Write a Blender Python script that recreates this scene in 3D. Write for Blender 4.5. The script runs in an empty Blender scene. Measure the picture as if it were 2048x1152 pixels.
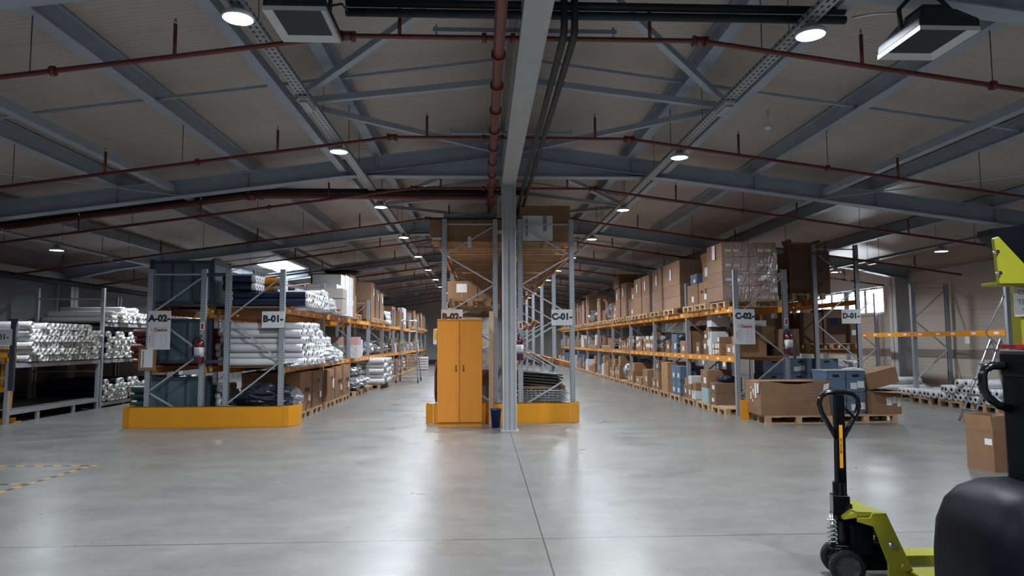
import bpy, math, random
from mathutils import Vector, Matrix
R = random.Random(7)
sc = bpy.context.scene
COL = sc.collection
PI = math.pi

# ------------------------------------------------------------------ camera, world, exposure
cam_d = bpy.data.cameras.new('camera'); cam = bpy.data.objects.new('camera', cam_d); COL.objects.link(cam)
F = 1365.0
cam_d.sensor_width = 36.0; cam_d.lens = F/2048*36.0; cam_d.clip_end = 200; cam_d.clip_start = 0.05
yaw = math.atan(59.5/F); pitch = math.atan(107/F); roll = 0.0045
fwd = Vector((math.sin(yaw)*math.cos(pitch), math.cos(yaw)*math.cos(pitch), math.sin(pitch)))
rt = Vector((math.cos(yaw), -math.sin(yaw), 0)); up = rt.cross(fwd)
rt2 = rt*math.cos(roll)-up*math.sin(roll); up2 = up*math.cos(roll)+rt*math.sin(roll)
m = Matrix((rt2, up2, -fwd)).transposed().to_4x4(); m.translation = Vector((0, 0, 1.5))
cam.matrix_world = m
sc.camera = cam
w = bpy.data.worlds.new('world'); sc.world = w; w.use_nodes = True
w.node_tree.nodes['Background'].inputs[0].default_value = (.55, .65, .8, 1)
w.node_tree.nodes['Background'].inputs[1].default_value = 0.6
sc.view_settings.view_transform = 'Standard'; sc.view_settings.look = 'None'
sc.view_settings.gamma = 1; sc.view_settings.use_curve_mapping = False
sc.view_settings.exposure = 1.42
LAMP_W = 55.0        # watts of each inner lamp
OUT_W = 20.0         # outer rows
WINDOW_E = 7.0

sc.cycles.max_bounces = 7; sc.cycles.diffuse_bounces = 4; sc.cycles.glossy_bounces = 3
sc.cycles.transparent_max_bounces = 10; sc.cycles.transmission_bounces = 3
sc.cycles.sample_clamp_indirect = 4.0; sc.cycles.use_light_tree = True
sc.cycles.caustics_reflective = False; sc.cycles.caustics_refractive = False

# ------------------------------------------------------------------ building metres
C0 = 0.40            # centre line of the hall
SL = 0.131           # roof slope
def zr(x): return 4.985-SL*abs(x-C0)      # top of rafters
def zp(x): return zr(x)+0.25             # underside of roof panels
WL, WR, WB, WF = -10.9, 11.7, 47.4, -5.0
RAFT = [-1.1+6.4*k for k in range(8)]

# ------------------------------------------------------------------ materials
MATS = {}
def nodes(name):
    mt = bpy.data.materials.new(name); mt.use_nodes = True
    nt = mt.node_tree; return mt, nt, nt.nodes['Principled BSDF']
def mat(name, col, rough=.6, metal=0., var=0., scale=8., bump=0., bscale=60., orand=0., spec=None, coat=0., stretch=None):
    if name in MATS: return MATS[name]
    mt, nt, b = nodes(name); N = nt.nodes; L = nt.links
    b.inputs['Base Color'].default_value = (*col, 1); b.inputs['Roughness'].default_value = rough
    b.inputs['Metallic'].default_value = metal
    if spec is not None: b.inputs['Specular IOR Level'].default_value = spec
    if coat: b.inputs['Coat Weight'].default_value = coat; b.inputs['Coat Roughness'].default_value = .15
    src = None
    if var or bump:
        tc = N.new('ShaderNodeTexCoord'); mp = N.new('ShaderNodeMapping')
        if stretch: mp.inputs['Scale'].default_value = stretch
        L.new(tc.outputs['Object'], mp.inputs[0])
    if var or orand:
        hsv = N.new('ShaderNodeHueSaturation'); hsv.inputs['Color'].default_value = (*col, 1)
        val = N.new('ShaderNodeMath'); val.operation = 'ADD'; val.inputs[0].default_value = 1; val.inputs[1].default_value = 0
        if var:
            no = N.new('ShaderNodeTexNoise'); no.inputs['Scale'].default_value = scale; no.inputs['Detail'].default_value = 4
            L.new(mp.outputs[0], no.inputs[0])
            mr = N.new('ShaderNodeMapRange'); mr.inputs[1].default_value = .3; mr.inputs[2].default_value = .7
            mr.inputs[3].default_value = 1-var; mr.inputs[4].default_value = 1+var
            L.new(no.outputs[0], mr.inputs[0]); L.new(mr.outputs[0], val.inputs[0])
        if orand:
            oi = N.new('ShaderNodeObjectInfo'); m2 = N.new('ShaderNodeMapRange')
            m2.inputs[3].default_value = -orand; m2.inputs[4].default_value = orand
            L.new(oi.outputs['Random'], m2.inputs[0]); L.new(m2.outputs[0], val.inputs[1])
        L.new(val.outputs[0], hsv.inputs['Value']); L.new(hsv.outputs[0], b.inputs['Base Color'])
    if bump:
        n2 = N.new('ShaderNodeTexNoise'); n2.inputs['Scale'].default_value = bscale; n2.inputs['Detail'].default_value = 3
        bp = N.new('ShaderNodeBump'); bp.inputs['Strength'].default_value = bump; bp.inputs['Distance'].default_value = .01
        L.new(mp.outputs[0], n2.inputs[0]); L.new(n2.outputs[0], bp.inputs['Height']); L.new(bp.outputs[0], b.inputs['Normal'])
    MATS[name] = mt; return mt
def emit(name, col, s):
    mt, nt, b = nodes(name); b.inputs['Base Color'].default_value = (*col, 1)
    b.inputs['Emission Color'].default_value = (*col, 1); b.inputs['Emission Strength'].default_value = s
    MATS[name] = mt; return mt

steel = mat('painted_steel', (.32, .375, .445), .5, .15, .08, 3)
steel_light = mat('column_steel', (.41, .42, .435), .5, .1, .06, 6, .05, 40)
galv = mat('galvanised_steel', (.42, .45, .49), .42, .4, .12, 30)
dark_steel = mat('dark_steel', (.05, .06, .08), .5, .3)
orange = mat('orange_paint', (.62, .235, .018), .42, 0, .06, 5, orand=.03)
yellow = mat('yellow_orange_paint', (.66, .27, .008), .4, 0, .05, 4)
redpipe = mat('red_pipe_paint', (.13, .026, .022), .4, 0, .1, 6)
blackpipe = mat('black_insulation', (.010, .012, .015), .6)
lime = mat('lime_paint', (.25, .25, .013), .38, 0, .06, 6)
blackgloss = mat('black_gloss_paint', (.006, .006, .008), .18, 0, spec=.4)
blackplastic = mat('black_plastic', (.0025, .003, .006), .45, 0, .1, 20, .1, 300, spec=.12)
rubber = mat('dark_rubber', (.010, .011, .013), .65, spec=.3)
chrome = mat('chrome', (.6, .6, .6), .18, 1)
alu = mat('aluminium', (.55, .56, .58), .3, .9)
white = mat('white_sheet', (.62, .63, .66), .5)
paper = mat('white_paper_label', (.66, .66, .66), .6)
ink = mat('black_ink', (.012, .012, .02), .6)
redink = mat('dark_red_ink', (.30, .02, .02), .6)
blueink = mat('blue_ink', (.02, .05, .25), .6)
yellowink = mat('yellow_ink', (.6, .42, .02), .6)
greyink = mat('grey_ink', (.25, .25, .28), .6)
purpleink = mat('purple_ink', (.15, .08, .35), .6)
wood = mat('pallet_wood', (.43, .28, .16), .75, 0, .22, 9, .2, 40, orand=.12, stretch=(1, 6, 1))
plank = mat('pale_plank_wood', (.50, .36, .22), .6, 0, .12, 5, stretch=(6, 6, .6))
kraft = mat('kraft_cardboard', (.255, .138, .070), .75, 0, .07, 5, .08, 90, orand=.16)
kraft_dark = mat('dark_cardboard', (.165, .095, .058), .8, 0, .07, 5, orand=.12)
kraft_in = mat('cardboard_inside', (.30, .18, .11), .8)
tape = mat('packing_tape', (.30, .19, .11), .25, 0, .1, 30)
whitebox = mat('white_carton', (.55, .56, .58), .6, 0, .05, 5, orand=.05)
bluecrate = mat('blue_plastic_crate', (.10, .155, .235), .45, 0, .05, 6, orand=.08)
blue = mat('deep_blue_plastic', (.008, .035, .16), .4)
foil = mat('silver_film', (.38, .40, .44), .22, .55, .25, 6, .8, 14)
darkfoil = mat('dark_film', (.045, .05, .07), .22, .3, .5, 7, .9, 14)
clearfoil = mat('white_crumpled_film', (.60, .61, .63), .25, 0, .10, 9, .7, 18)
rollwhite = mat('white_roll_wrap', (.60, .60, .62), .38, 0, .05, 4, .12, 12, orand=.05)
rollend = mat('white_roll_end_film', (.58, .57, .55), .3, 0, .25, 28, .9, 26, orand=.06)
rollnavy = mat('navy_roll_fabric', (.012, .018, .045), .35, 0, .1, 5, .1, 14)
rollred = mat('red_roll_fabric', (.13, .022, .016), .38, 0, .1, 5)
rollgreen = mat('green_roll_fabric', (.012, .05, .042), .35, 0, .1, 5)
rollorange = mat('orange_roll_fabric', (.55, .20, .01), .4, 0, .1, 5)
core = mat('cardboard_core', (.10, .07, .05), .8)
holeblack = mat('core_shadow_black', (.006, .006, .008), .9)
panelsheet = mat('grey_blue_sheet', (.10, .15, .19), .35, .3, .08, 3)
pumpred = mat('extinguisher_red', (.085, .004, .010), .25, 0, coat=.4)
lampwhite = mat('lamp_housing', (.45, .46, .48), .4)
cream = mat('heater_frame', (.62, .62, .64), .4)
heatdark = mat('heater_dark_shell', (.012, .015, .02), .6)
pattern_pink = mat('pink_carton', (.50, .30, .28), .6, 0, .06, 20)

def floor_mat():
    mt, nt, b = nodes('polished_concrete'); N = nt.nodes; L = nt.links
    tc = N.new('ShaderNodeTexCoord')
    def noise(scale, det, st=(1, 1, 1)):
        mp = N.new('ShaderNodeMapping'); mp.inputs['Scale'].default_value = st; L.new(tc.outputs['Object'], mp.inputs[0])
        n = N.new('ShaderNodeTexNoise'); n.inputs['Scale'].default_value = scale; n.inputs['Detail'].default_value = det; n.inputs['Roughness'].default_value = .6
        L.new(mp.outputs[0], n.inputs[0]); return n.outputs[0]
    def mr(i, a, b_, c, d):
        x = N.new('ShaderNodeMapRange'); x.inputs[1].default_value = a; x.inputs[2].default_value = b_; x.inputs[3].default_value = c; x.inputs[4].default_value = d
        L.new(i, x.inputs[0]); return x.outputs[0]
    def mul(a, b_, op='MULTIPLY'):
        x = N.new('ShaderNodeMath'); x.operation = op; L.new(a, x.inputs[0])
        if hasattr(b_, 'name'): L.new(b_, x.inputs[1])
        else: x.inputs[1].default_value = b_
        return x.outputs[0]
    big = mr(noise(.45, 4), .15, .85, .80, 1.20)
    mid = mr(noise(1.7, 5, (1, 1.5, 1)), .1, .9, .78, 1.22)
    fine = mr(noise(30, 2), .1, .9, .94, 1.06)
    mot = mr(noise(7, 8, (1, 1.8, 1)), .2, .8, .86, 1.14)
    v = mul(mul(mul(big, mid), fine), mot)
    # saw-cut joints
    sx = N.new('ShaderNodeSeparateXYZ'); L.new(tc.outputs['Object'], sx.inputs[0])
    def line(out, pos, period, wd):
        a = mul(out, -pos, 'ADD'); q = mul(a, 1/period)
        r = N.new('ShaderNodeMath'); r.operation = 'ROUND'; L.new(q, r.inputs[0])
        d = N.new('ShaderNodeMath'); d.operation = 'SUBTRACT'; L.new(q, d.inputs[0]); L.new(r.outputs[0], d.inputs[1])
        ab = N.new('ShaderNodeMath'); ab.operation = 'ABSOLUTE'; L.new(d.outputs[0], ab.inputs[0])
        lt = N.new('ShaderNodeMath'); lt.operation = 'GREATER_THAN'; L.new(ab.outputs[0], lt.inputs[0]); lt.inputs[1].default_value = wd/period
        return lt.outputs[0]
    ln = mul(line(sx.outputs[0], .46, 11.0, .0055), line(sx.outputs[1], 5.33, 6.4, .0065), 'MINIMUM')
    lv = mr(ln, 0, 1, .28, 1)
    v = mul(v, lv)
    mx = N.new('ShaderNodeMix'); mx.data_type = 'RGBA'; mx.inputs[6].default_value = (.148, .148, .146, 1); mx.inputs[7].default_value = (.170, .160, .146, 1)
    L.new(mr(noise(.3, 3), .3, .7, 0, 1), mx.inputs[0])
    hs = N.new('ShaderNodeHueSaturation'); L.new(mx.outputs[2], hs.inputs['Color']); L.new(v, hs.inputs['Value'])
    L.new(hs.outputs[0], b.inputs['Base Color'])
    L.new(mr(noise(1.2, 4, (1, 1.4, 1)), .1, .9, .20, .44), b.inputs['Roughness'])
    b.inputs['Specular IOR Level'].default_value = .54
    return mt
def ribbed(name, col, axis, period, rough=.45, strength=.5, joint=None, jaxis=2, seam=.75, blotch=.1):
    """sheet-metal sandwich panel: fine ribs repeated along an axis, panel joints along another."""
    mt, nt, b = nodes(name); N = nt.nodes; L = nt.links
    tc = N.new('ShaderNodeTexCoord'); sx = N.new('ShaderNodeSeparateXYZ'); L.new(tc.outputs['Object'], sx.inputs[0])
    q = N.new('ShaderNodeMath'); q.operation = 'MULTIPLY'; q.inputs[1].default_value = 2*PI/period; L.new(sx.outputs[axis], q.inputs[0])
    s = N.new('ShaderNodeMath'); s.operation = 'SINE'; L.new(q.outputs[0], s.inputs[0])
    bp = N.new('ShaderNodeBump'); bp.inputs['Strength'].default_value = strength; bp.inputs['Distance'].default_value = .004
    L.new(s.outputs[0], bp.inputs['Height']); L.new(bp.outputs[0], b.inputs['Normal'])
    b.inputs['Roughness'].default_value = rough
    no = N.new('ShaderNodeTexNoise'); no.inputs['Scale'].default_value = .6; no.inputs['Detail'].default_value = 4; L.new(tc.outputs['Object'], no.inputs[0])
    mr = N.new('ShaderNodeMapRange'); mr.inputs[1].default_value = .3; mr.inputs[2].default_value = .7; mr.inputs[3].default_value = 1-blotch; mr.inputs[4].default_value = 1+blotch
    L.new(no.outputs[0], mr.inputs[0]); out = mr.outputs[0]
    if joint:
        a = N.new('ShaderNodeMath'); a.operation = 'MODULO'; a.inputs[1].default_value = joint
        ad = N.new('ShaderNodeMath'); ad.operation = 'ADD'; ad.inputs[1].default_value = 100*joint; L.new(sx.outputs[jaxis], ad.inputs[0]); L.new(ad.outputs[0], a.inputs[0])
        g = N.new('ShaderNodeMath'); g.operation = 'LESS_THAN'; g.inputs[1].default_value = .015; L.new(a.outputs[0], g.inputs[0])
        m3 = N.new('ShaderNodeMapRange'); m3.inputs[3].default_value = 1; m3.inputs[4].default_value = seam; L.new(g.outputs[0], m3.inputs[0])
        mm = N.new('ShaderNodeMath'); mm.operation = 'MULTIPLY'; L.new(out, mm.inputs[0]); L.new(m3.outputs[0], mm.inputs[1]); out = mm.outputs[0]
    hs = N.new('ShaderNodeHueSaturation'); hs.inputs['Color'].default_value = (*col, 1); L.new(out, hs.inputs['Value'])
    L.new(hs.outputs[0], b.inputs['Base Color']); return mt
def perforated(name, col, period, hole, offs, hw, rough=.4, metal=.5):
    """folded steel with punched slots: rows of dark holes along local z on every long face."""
    mt, nt, b = nodes(name); N = nt.nodes; L = nt.links
    tc = N.new('ShaderNodeTexCoord'); sx = N.new('ShaderNodeSeparateXYZ'); L.new(tc.outputs['Object'], sx.inputs[0])
    nx = N.new('ShaderNodeSeparateXYZ'); L.new(tc.outputs['Normal'], nx.inputs[0])
    def M(op, a, b_=None):
        x = N.new('ShaderNodeMath'); x.operation = op
        for i, v in enumerate((a, b_)):
            if v is None: continue
            if hasattr(v, 'name'): L.new(v, x.inputs[i])
            else: x.inputs[i].default_value = v
        return x.outputs[0]
    isx = M('GREATER_THAN', M('ABSOLUTE', nx.outputs[0]), .5)
    cr = M('ADD', M('MULTIPLY', sx.outputs[1], isx), M('MULTIPLY', sx.outputs[0], M('SUBTRACT', 1., isx)))
    inrow = M('LESS_THAN', M('ABSOLUTE', M('SUBTRACT', M('ABSOLUTE', cr), offs)), hw)
    mod = M('FRACT', M('MULTIPLY', sx.outputs[2], 1/period))
    h = M('MULTIPLY', inrow, M('LESS_THAN', mod, hole))
    mx = N.new('ShaderNodeMix'); mx.data_type = 'RGBA'; mx.inputs[6].default_value = (*col, 1); mx.inputs[7].default_value = (.012, .014, .02, 1)
    L.new(h, mx.inputs[0]); L.new(mx.outputs[2], b.inputs['Base Color'])
    b.inputs['Roughness'].default_value = rough
    L.new(M('MULTIPLY', M('SUBTRACT', 1., h), metal), b.inputs['Metallic']); return mt
def film_mat():
    mt, nt, b = nodes('stretch_film'); N = nt.nodes; L = nt.links
    tr = N.new('ShaderNodeBsdfTransparent'); gl = N.new('ShaderNodeBsdfGlossy'); gl.inputs['Roughness'].default_value = .13
    gl.inputs['Color'].default_value = (.9, .92, 1, 1)
    tc = N.new('ShaderNodeTexCoord'); no = N.new('ShaderNodeTexNoise'); no.inputs['Scale'].default_value = 16; no.inputs['Detail'].default_value = 5
    mp = N.new('ShaderNodeMapping'); mp.inputs['Scale'].default_value = (1.6, 1.6, .6); L.new(tc.outputs['Object'], mp.inputs[0]); L.new(mp.outputs[0], no.inputs[0])
    bp = N.new('ShaderNodeBump'); bp.inputs['Strength'].default_value = 1; bp.inputs['Distance'].default_value = .16
    L.new(no.outputs[0], bp.inputs['Height']); L.new(bp.outputs[0], gl.inputs['Normal'])
    mx = N.new('ShaderNodeMixShader'); mx.inputs[0].default_value = .11
    L.new(tr.outputs[0], mx.inputs[1]); L.new(gl.outputs[0], mx.inputs[2])
    L.new(mx.outputs[0], N['Material Output'].inputs[0]); N.remove(b); return mt
M_floor = floor_mat()
M_roof = ribbed('roof_panel', (.41, .375, .352), 1, .07, .40, .6, 1.0, 1, .8)
M_wallR = ribbed('wall_panel_cream', (.47, .42, .37), 2, .10, .5, .3, 1.1, 2, .7)
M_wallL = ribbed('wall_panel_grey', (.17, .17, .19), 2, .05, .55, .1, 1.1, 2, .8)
M_wallB = ribbed('wall_panel_pale', (.42, .42, .42), 2, .05, .5, .3, 1.1, 2, .8)
M_up = perforated('perforated_upright', (.35, .385, .43), .05, .36, .022, .0042, .42, .35)
M_tray = perforated('perforated_tray', (.36, .38, .42), .09, .5, .028, .012, .45, .4)
M_film = film_mat()
M_day = emit('daylight_pane', (.86, .93, 1.0), WINDOW_E)
M_lamp = emit('lamp_diffuser', (.86, .94, 1.0), 30)
M_dim = mat('emergency_diffuser', (.30, .33, .37), .3)
def wood_mat():
    mt, nt, b = nodes('varnished_pine'); N = nt.nodes; L = nt.links
    tc = N.new('ShaderNodeTexCoord'); mp = N.new('ShaderNodeMapping'); mp.inputs['Scale'].default_value = (9, 9, .7); L.new(tc.outputs['Object'], mp.inputs[0])
    no = N.new('ShaderNodeTexNoise'); no.inputs['Scale'].default_value = 3; no.inputs['Detail'].default_value = 6; no.inputs['Distortion'].default_value = .6; L.new(mp.outputs[0], no.inputs[0])
    mx = N.new('ShaderNodeMix'); mx.data_type = 'RGBA'; mx.inputs[6].default_value = (.56, .190, .018, 1); mx.inputs[7].default_value = (.70, .27, .030, 1); L.new(no.outputs[0], mx.inputs[0])
    vo = N.new('ShaderNodeTexVoronoi'); vo.inputs['Scale'].default_value = 4.2; m2 = N.new('ShaderNodeMapping'); m2.inputs['Scale'].default_value = (1, 1, .7); L.new(tc.outputs['Object'], m2.inputs[0]); L.new(m2.outputs[0], vo.inputs[0])
    kr = N.new('ShaderNodeMapRange'); kr.inputs[1].default_value = .09; kr.inputs[2].default_value = .16; kr.inputs[3].default_value = .55; kr.inputs[4].default_value = 1; L.new(vo.outputs['Distance'], kr.inputs[0])
    hs = N.new('ShaderNodeHueSaturation'); L.new(mx.outputs[2], hs.inputs['Color']); L.new(kr.outputs[0], hs.inputs['Value']); L.new(hs.outputs[0], b.inputs['Base Color'])
    b.inputs['Roughness'].default_value = .3; return mt
M_pine = wood_mat()
def stripe_mat():
    mt, nt, b = nodes('hazard_tape'); N = nt.nodes; L = nt.links
    tc = N.new('ShaderNodeTexCoord'); sx = N.new('ShaderNodeSeparateXYZ'); L.new(tc.outputs['Object'], sx.inputs[0])
    a = N.new('ShaderNodeMath'); a.operation = 'MULTIPLY'; a.inputs[1].default_value = 4.5; L.new(sx.outputs[0], a.inputs[0])
    f = N.new('ShaderNodeMath'); f.operation = 'FRACT'; L.new(a.outputs[0], f.inputs[0])
    g = N.new('ShaderNodeMath'); g.operation = 'GREATER_THAN'; g.inputs[1].default_value = .5; L.new(f.outputs[0], g.inputs[0])
    mx = N.new('ShaderNodeMix'); mx.data_type = 'RGBA'; mx.inputs[6].default_value = (.02, .02, .02, 1); mx.inputs[7].default_value = (.5, .26, .02, 1); L.new(g.outputs[0], mx.inputs[0]); L.new(mx.outputs[2], b.inputs['Base Color']); return mt
M_haz = stripe_mat()

# ------------------------------------------------------------------ mesh kit
class MB:
    def __init__(s): s.v = []; s.f = []; s.m = []; s.sm = []
    def add(s, vs, fs, mi=0, smooth=False, mtx=None):
        o = len(s.v)
        s.v += [tuple(mtx @ Vector(p)) for p in vs] if mtx else [tuple(p) for p in vs]
        for f in fs: s.f.append(tuple(i+o for i in f)); s.m.append(mi); s.sm.append(smooth)
        return s
    def box(s, x0, x1, y0, y1, z0, z1, mi=0, mtx=None):
        return s.add([(x0, y0, z0), (x1, y0, z0), (x1, y1, z0), (x0, y1, z0), (x0, y0, z1), (x1, y0, z1), (x1, y1, z1), (x0, y1, z1)],
                     [(0, 3, 2, 1), (4, 5, 6, 7), (0, 1, 5, 4), (1, 2, 6, 5), (2, 3, 7, 6), (3, 0, 4, 7)], mi, False, mtx)
    def cyl(s, p0, p1, r, n=12, mi=0, r1=None, caps=True):
        p0, p1 = Vector(p0), Vector(p1); d = (p1-p0).normalized()
        a = d.orthogonal().normalized(); b = d.cross(a); r1 = r if r1 is None else r1
        vs = [p0+(a*math.cos(2*PI*i/n)+b*math.sin(2*PI*i/n))*r for i in range(n)]+[p1+(a*math.cos(2*PI*i/n)+b*math.sin(2*PI*i/n))*r1 for i in range(n)]
        s.add(vs, [(i, (i+1) % n, n+(i+1) % n, n+i) for i in range(n)], mi, True)
        if caps: s.add(vs, [tuple(range(n-1, -1, -1)), tuple(range(n, 2*n))], mi)
        return s
    def bar(s, p0, p1, wd, h, mi=0, upv=(0, 0, 1)):
        p0, p1 = Vector(p0), Vector(p1); d = (p1-p0); L_ = d.length; d.normalize()
        sd = d.cross(Vector(upv)); sd = sd.normalized() if sd.length > 1e-4 else Vector((1, 0, 0)); u = sd.cross(d)
        vs = []
        for q in (p0, p1):
            for a, b in ((-1, -1), (1, -1), (1, 1), (-1, 1)): vs.append(q+sd*wd/2*a+u*h/2*b)
        return s.add(vs, [(0, 1, 2, 3), (7, 6, 5, 4), (0, 4, 5, 1), (1, 5, 6, 2), (2, 6, 7, 3), (3, 7, 4, 0)], mi)
    def tube(s, pts, r, n=10, mi=0):
        pts = [Vector(p) for p in pts]; rings = []; a = None
        for i, p in enumerate(pts):
            d = (pts[min(i+1, len(pts)-1)]-pts[max(i-1, 0)]).normalized()
            a = d.orthogonal().normalized() if a is None else (a-d*a.dot(d)).normalized()
            b = d.cross(a); rr = r[i] if isinstance(r, (list, tuple)) else r
            rings.append([p+(a*math.cos(2*PI*k/n)+b*math.sin(2*PI*k/n))*rr for k in range(n)])
        vs = [q for g in rings for q in g]; fs = []
        for i in range(len(rings)-1):
            for k in range(n): fs.append((i*n+k, i*n+(k+1) % n, (i+1)*n+(k+1) % n, (i+1)*n+k))
        s.add(vs, fs, mi, True); s.add(rings[0], [tuple(range(n-1, -1, -1))], mi); s.add(rings[-1], [tuple(range(n))], mi)
        return s
    def lathe(s, prof, n=16, mi=0, mtx=None, mis=None):
        """profile (r, z) around local z"""
        vs = []; k = len(prof)
        for (r, z) in prof: vs += [(r*math.cos(2*PI*i/n), r*math.sin(2*PI*i/n), z) for i in range(n)]
        for j in range(k-1):
            fs = [(j*n+i, j*n+(i+1) % n, (j+1)*n+(i+1) % n, (j+1)*n+i) for i in range(n)]
            if j == 0: s.add(vs, fs, mis[j] if mis else mi, True, mtx); base = len(s.v)-len(vs)
            else:
                for f in fs: s.f.append(tuple(q+base for q in f)); s.m.append(mis[j] if mis else mi); s.sm.append(True)
        return s
    def prism(s, poly, a, b, axis='y', mi=0, mtx=None):
        """polygon in the other two axes, extruded from a to b"""
        def P(u, v, t): return {'y': (u, t, v), 'x': (t, u, v), 'z': (u, v, t)}[axis]
        n = len(poly); vs = [P(u, v, a) for u, v in poly]+[P(u, v, b) for u, v in poly]
        return s.add(vs, [tuple(range(n)), tuple(range(2*n-1, n-1, -1))]+[(i, i+n, (i+1) % n+n, (i+1) % n) for i in range(n)], mi, False, mtx)
    def mesh(s, name, mats):
        me = bpy.data.meshes.new(name); me.from_pydata(s.v, [], s.f)
        for x in mats: me.materials.append(x)
        me.polygons.foreach_set('material_index', s.m); me.polygons.foreach_set('use_smooth', s.sm)
        me.validate(); me.update(); return me
    def build(s, name, mats, parent=None, loc=(0, 0, 0), rot=(0, 0, 0), bevel=0, fix=True):
        if not isinstance(mats, (list, tuple)): mats = [mats]
        me = s.mesh(name, mats)
        if fix:
            import bmesh
            bm = bmesh.new(); bm.from_mesh(me)
            bmesh.ops.remove_doubles(bm, verts=bm.verts, dist=1e-5)
            bmesh.ops.recalc_face_normals(bm, faces=bm.faces); bm.to_mesh(me); bm.free()
        o = bpy.data.objects.new(name, me); COL.objects.link(o); o.parent = parent; o.location = loc; o.rotation_euler = rot
        if bevel:
            md = o.modifiers.new('bevel', 'BEVEL'); md.width = bevel; md.segments = 2; md.limit_method = 'ANGLE'
        return o
def thing(name, label, cat, loc=(0, 0, 0), rotz=0, group=None):
    o = bpy.data.objects.new(name, None); COL.objects.link(o); o.empty_display_size = .1
    o.location = loc; o.rotation_euler = (0, 0, rotz); o['label'] = label; o['category'] = cat
    if group: o['group'] = group
    return o
def tag(o, label, cat, group=None, kind=None):
    o['label'] = label; o['category'] = cat
    if group: o['group'] = group
    if kind: o['kind'] = kind
    return o
def struct(o): o['kind'] = 'structure'; return o
KIDS = {}
def children(o):
    return [c for c in bpy.data.objects if c.parent == o]
def dup(root, loc, label=None, group=None, rot=None, kids=None):
    r = root.copy(); COL.objects.link(r); r.location = loc
    if rot is not None: r.rotation_euler = rot
    if label: r['label'] = label
    if group: r['group'] = group
    for ch in (children(root) if kids is None else kids):
        c = ch.copy(); COL.objects.link(c); c.parent = r
    return r
def text(s, size, m_, parent, loc, rot=(PI/2, 0, 0), name='lettering', bold=0., align='CENTER', sx=1., top=None):
    cu = bpy.data.curves.new(name, 'FONT'); cu.body = s; cu.size = size; cu.align_x = align; cu.align_y = 'CENTER'
    cu.offset = bold; cu.extrude = .0006; cu.materials.append(m_); cu.resolution_u = 3
    tmp = bpy.data.objects.new('tmp', cu); COL.objects.link(tmp); me = bpy.data.meshes.new_from_object(tmp); bpy.data.objects.remove(tmp); me.name = name
    o = bpy.data.objects.new(name, me); COL.objects.link(o); o.parent = parent; o.location = loc; o.rotation_euler = rot; o.scale = (sx, 1, 1)
    return o
ORD = ['first', 'second', 'third', 'fourth', 'fifth', 'sixth', 'seventh', 'eighth', 'ninth', 'tenth', 'eleventh', 'twelfth', 'thirteenth', 'fourteenth', 'fifteenth', 'sixteenth', 'seventeenth', 'eighteenth', 'nineteenth', 'twentieth', 'twenty-first', 'twenty-second', 'twenty-third', 'twenty-fourth', 'twenty-fifth', 'twenty-sixth']
ROWN = ['bottom row', 'second row up', 'third row up', 'fourth row up', 'fifth row up', 'sixth row up', 'seventh row up']
def rl(d, row, k): return '%s, %s, %s from near end' % (d, ROWN[row], ORD[k])

# ================================================================== SETTING
struct(MB().box(WL-.2, WR+.2, WF-.2, WB+.2, -.3, 0).build('floor', M_floor))
rf = MB()
zl, zc, zw = zp(WL-.2), zp(C0), zp(WR+.2)
rf.prism([(WL-.2, zl), (C0, zc), (WR+.2, zw), (WR+.2, zw+.2), (C0, zc+.2), (WL-.2, zl+.2)], WF-.2, WB+.2)
struct(rf.build('ceiling', M_roof))
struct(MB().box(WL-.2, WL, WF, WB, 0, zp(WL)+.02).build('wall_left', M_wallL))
W0, W1, WZ0, WZ1 = 19.3, 23.3, 2.25, 3.06       # the window strip in the side wall
wr = MB(); zt = zp(WR)+.02
wr.box(WR, WR+.2, WF, W0, 0, zt).box(WR, WR+.2, W1, WB, 0, zt).box(WR, WR+.2, W0, W1, 0, WZ0).box(WR, WR+.2, W0, W1, WZ1, zt)
struct(wr.build('wall_right', M_wallR))
for nm, y0, y1 in (('wall_back', WB, WB+.2), ('wall_front', WF-.2, WF)):
    struct(MB().prism([(WL-.2, 0), (WR+.2, 0), (WR+.2, zw), (C0, zc), (WL-.2, zl)], y0, y1).build(nm, M_wallB))
struct(MB().box(WL, WR, WB-.05, WB, 0, .28).build('baseboard_back', dark_steel))
struct(MB().box(WR-.02, WR, WF, WB, 1.05, 1.25).build('beam_shadow_strip', mat('wall_shadow_brown', (.22, .18, .16), .6)))  # cast shadow of the orange beam, built as a darker strip along the wall
# windows: four sashes in the right wall
nw = 4; pw = (W1-W0)/nw
for i in range(nw):
    a, b = W0+i*pw, W0+(i+1)*pw
    fr = MB(); t = .07
    for (y0, y1, z0, z1) in ((a, b, WZ0, WZ0+t), (a, b, WZ1-t, WZ1), (a, a+t, WZ0+t, WZ1-t), (b-t, b, WZ0+t, WZ1-t)): fr.box(WR-.03, WR+.08, y0, y1, z0, z1)
    o = struct(fr.build('window_%d' % (i+1), mat('window_frame_white', (.55, .56, .57), .5)))
    struct(MB().box(WR+.03, WR+.05, a+t, b-t, WZ0+t, WZ1-t).build('pane', M_day, o))
    struct(MB().box(WR-.06, WR-.03, a+.35, b-.35, WZ1-.055, WZ1-.02).build('window_handle', dark_steel, o))
# eave beams
for nm, x, s in (('trim_2', WL, 1), ('trim_3', WR, -1)):
    struct(MB().box(min(x, x+s*.12), max(x, x+s*.12), WF, WB, 3.05, 3.3).build(nm, steel_light))
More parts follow.
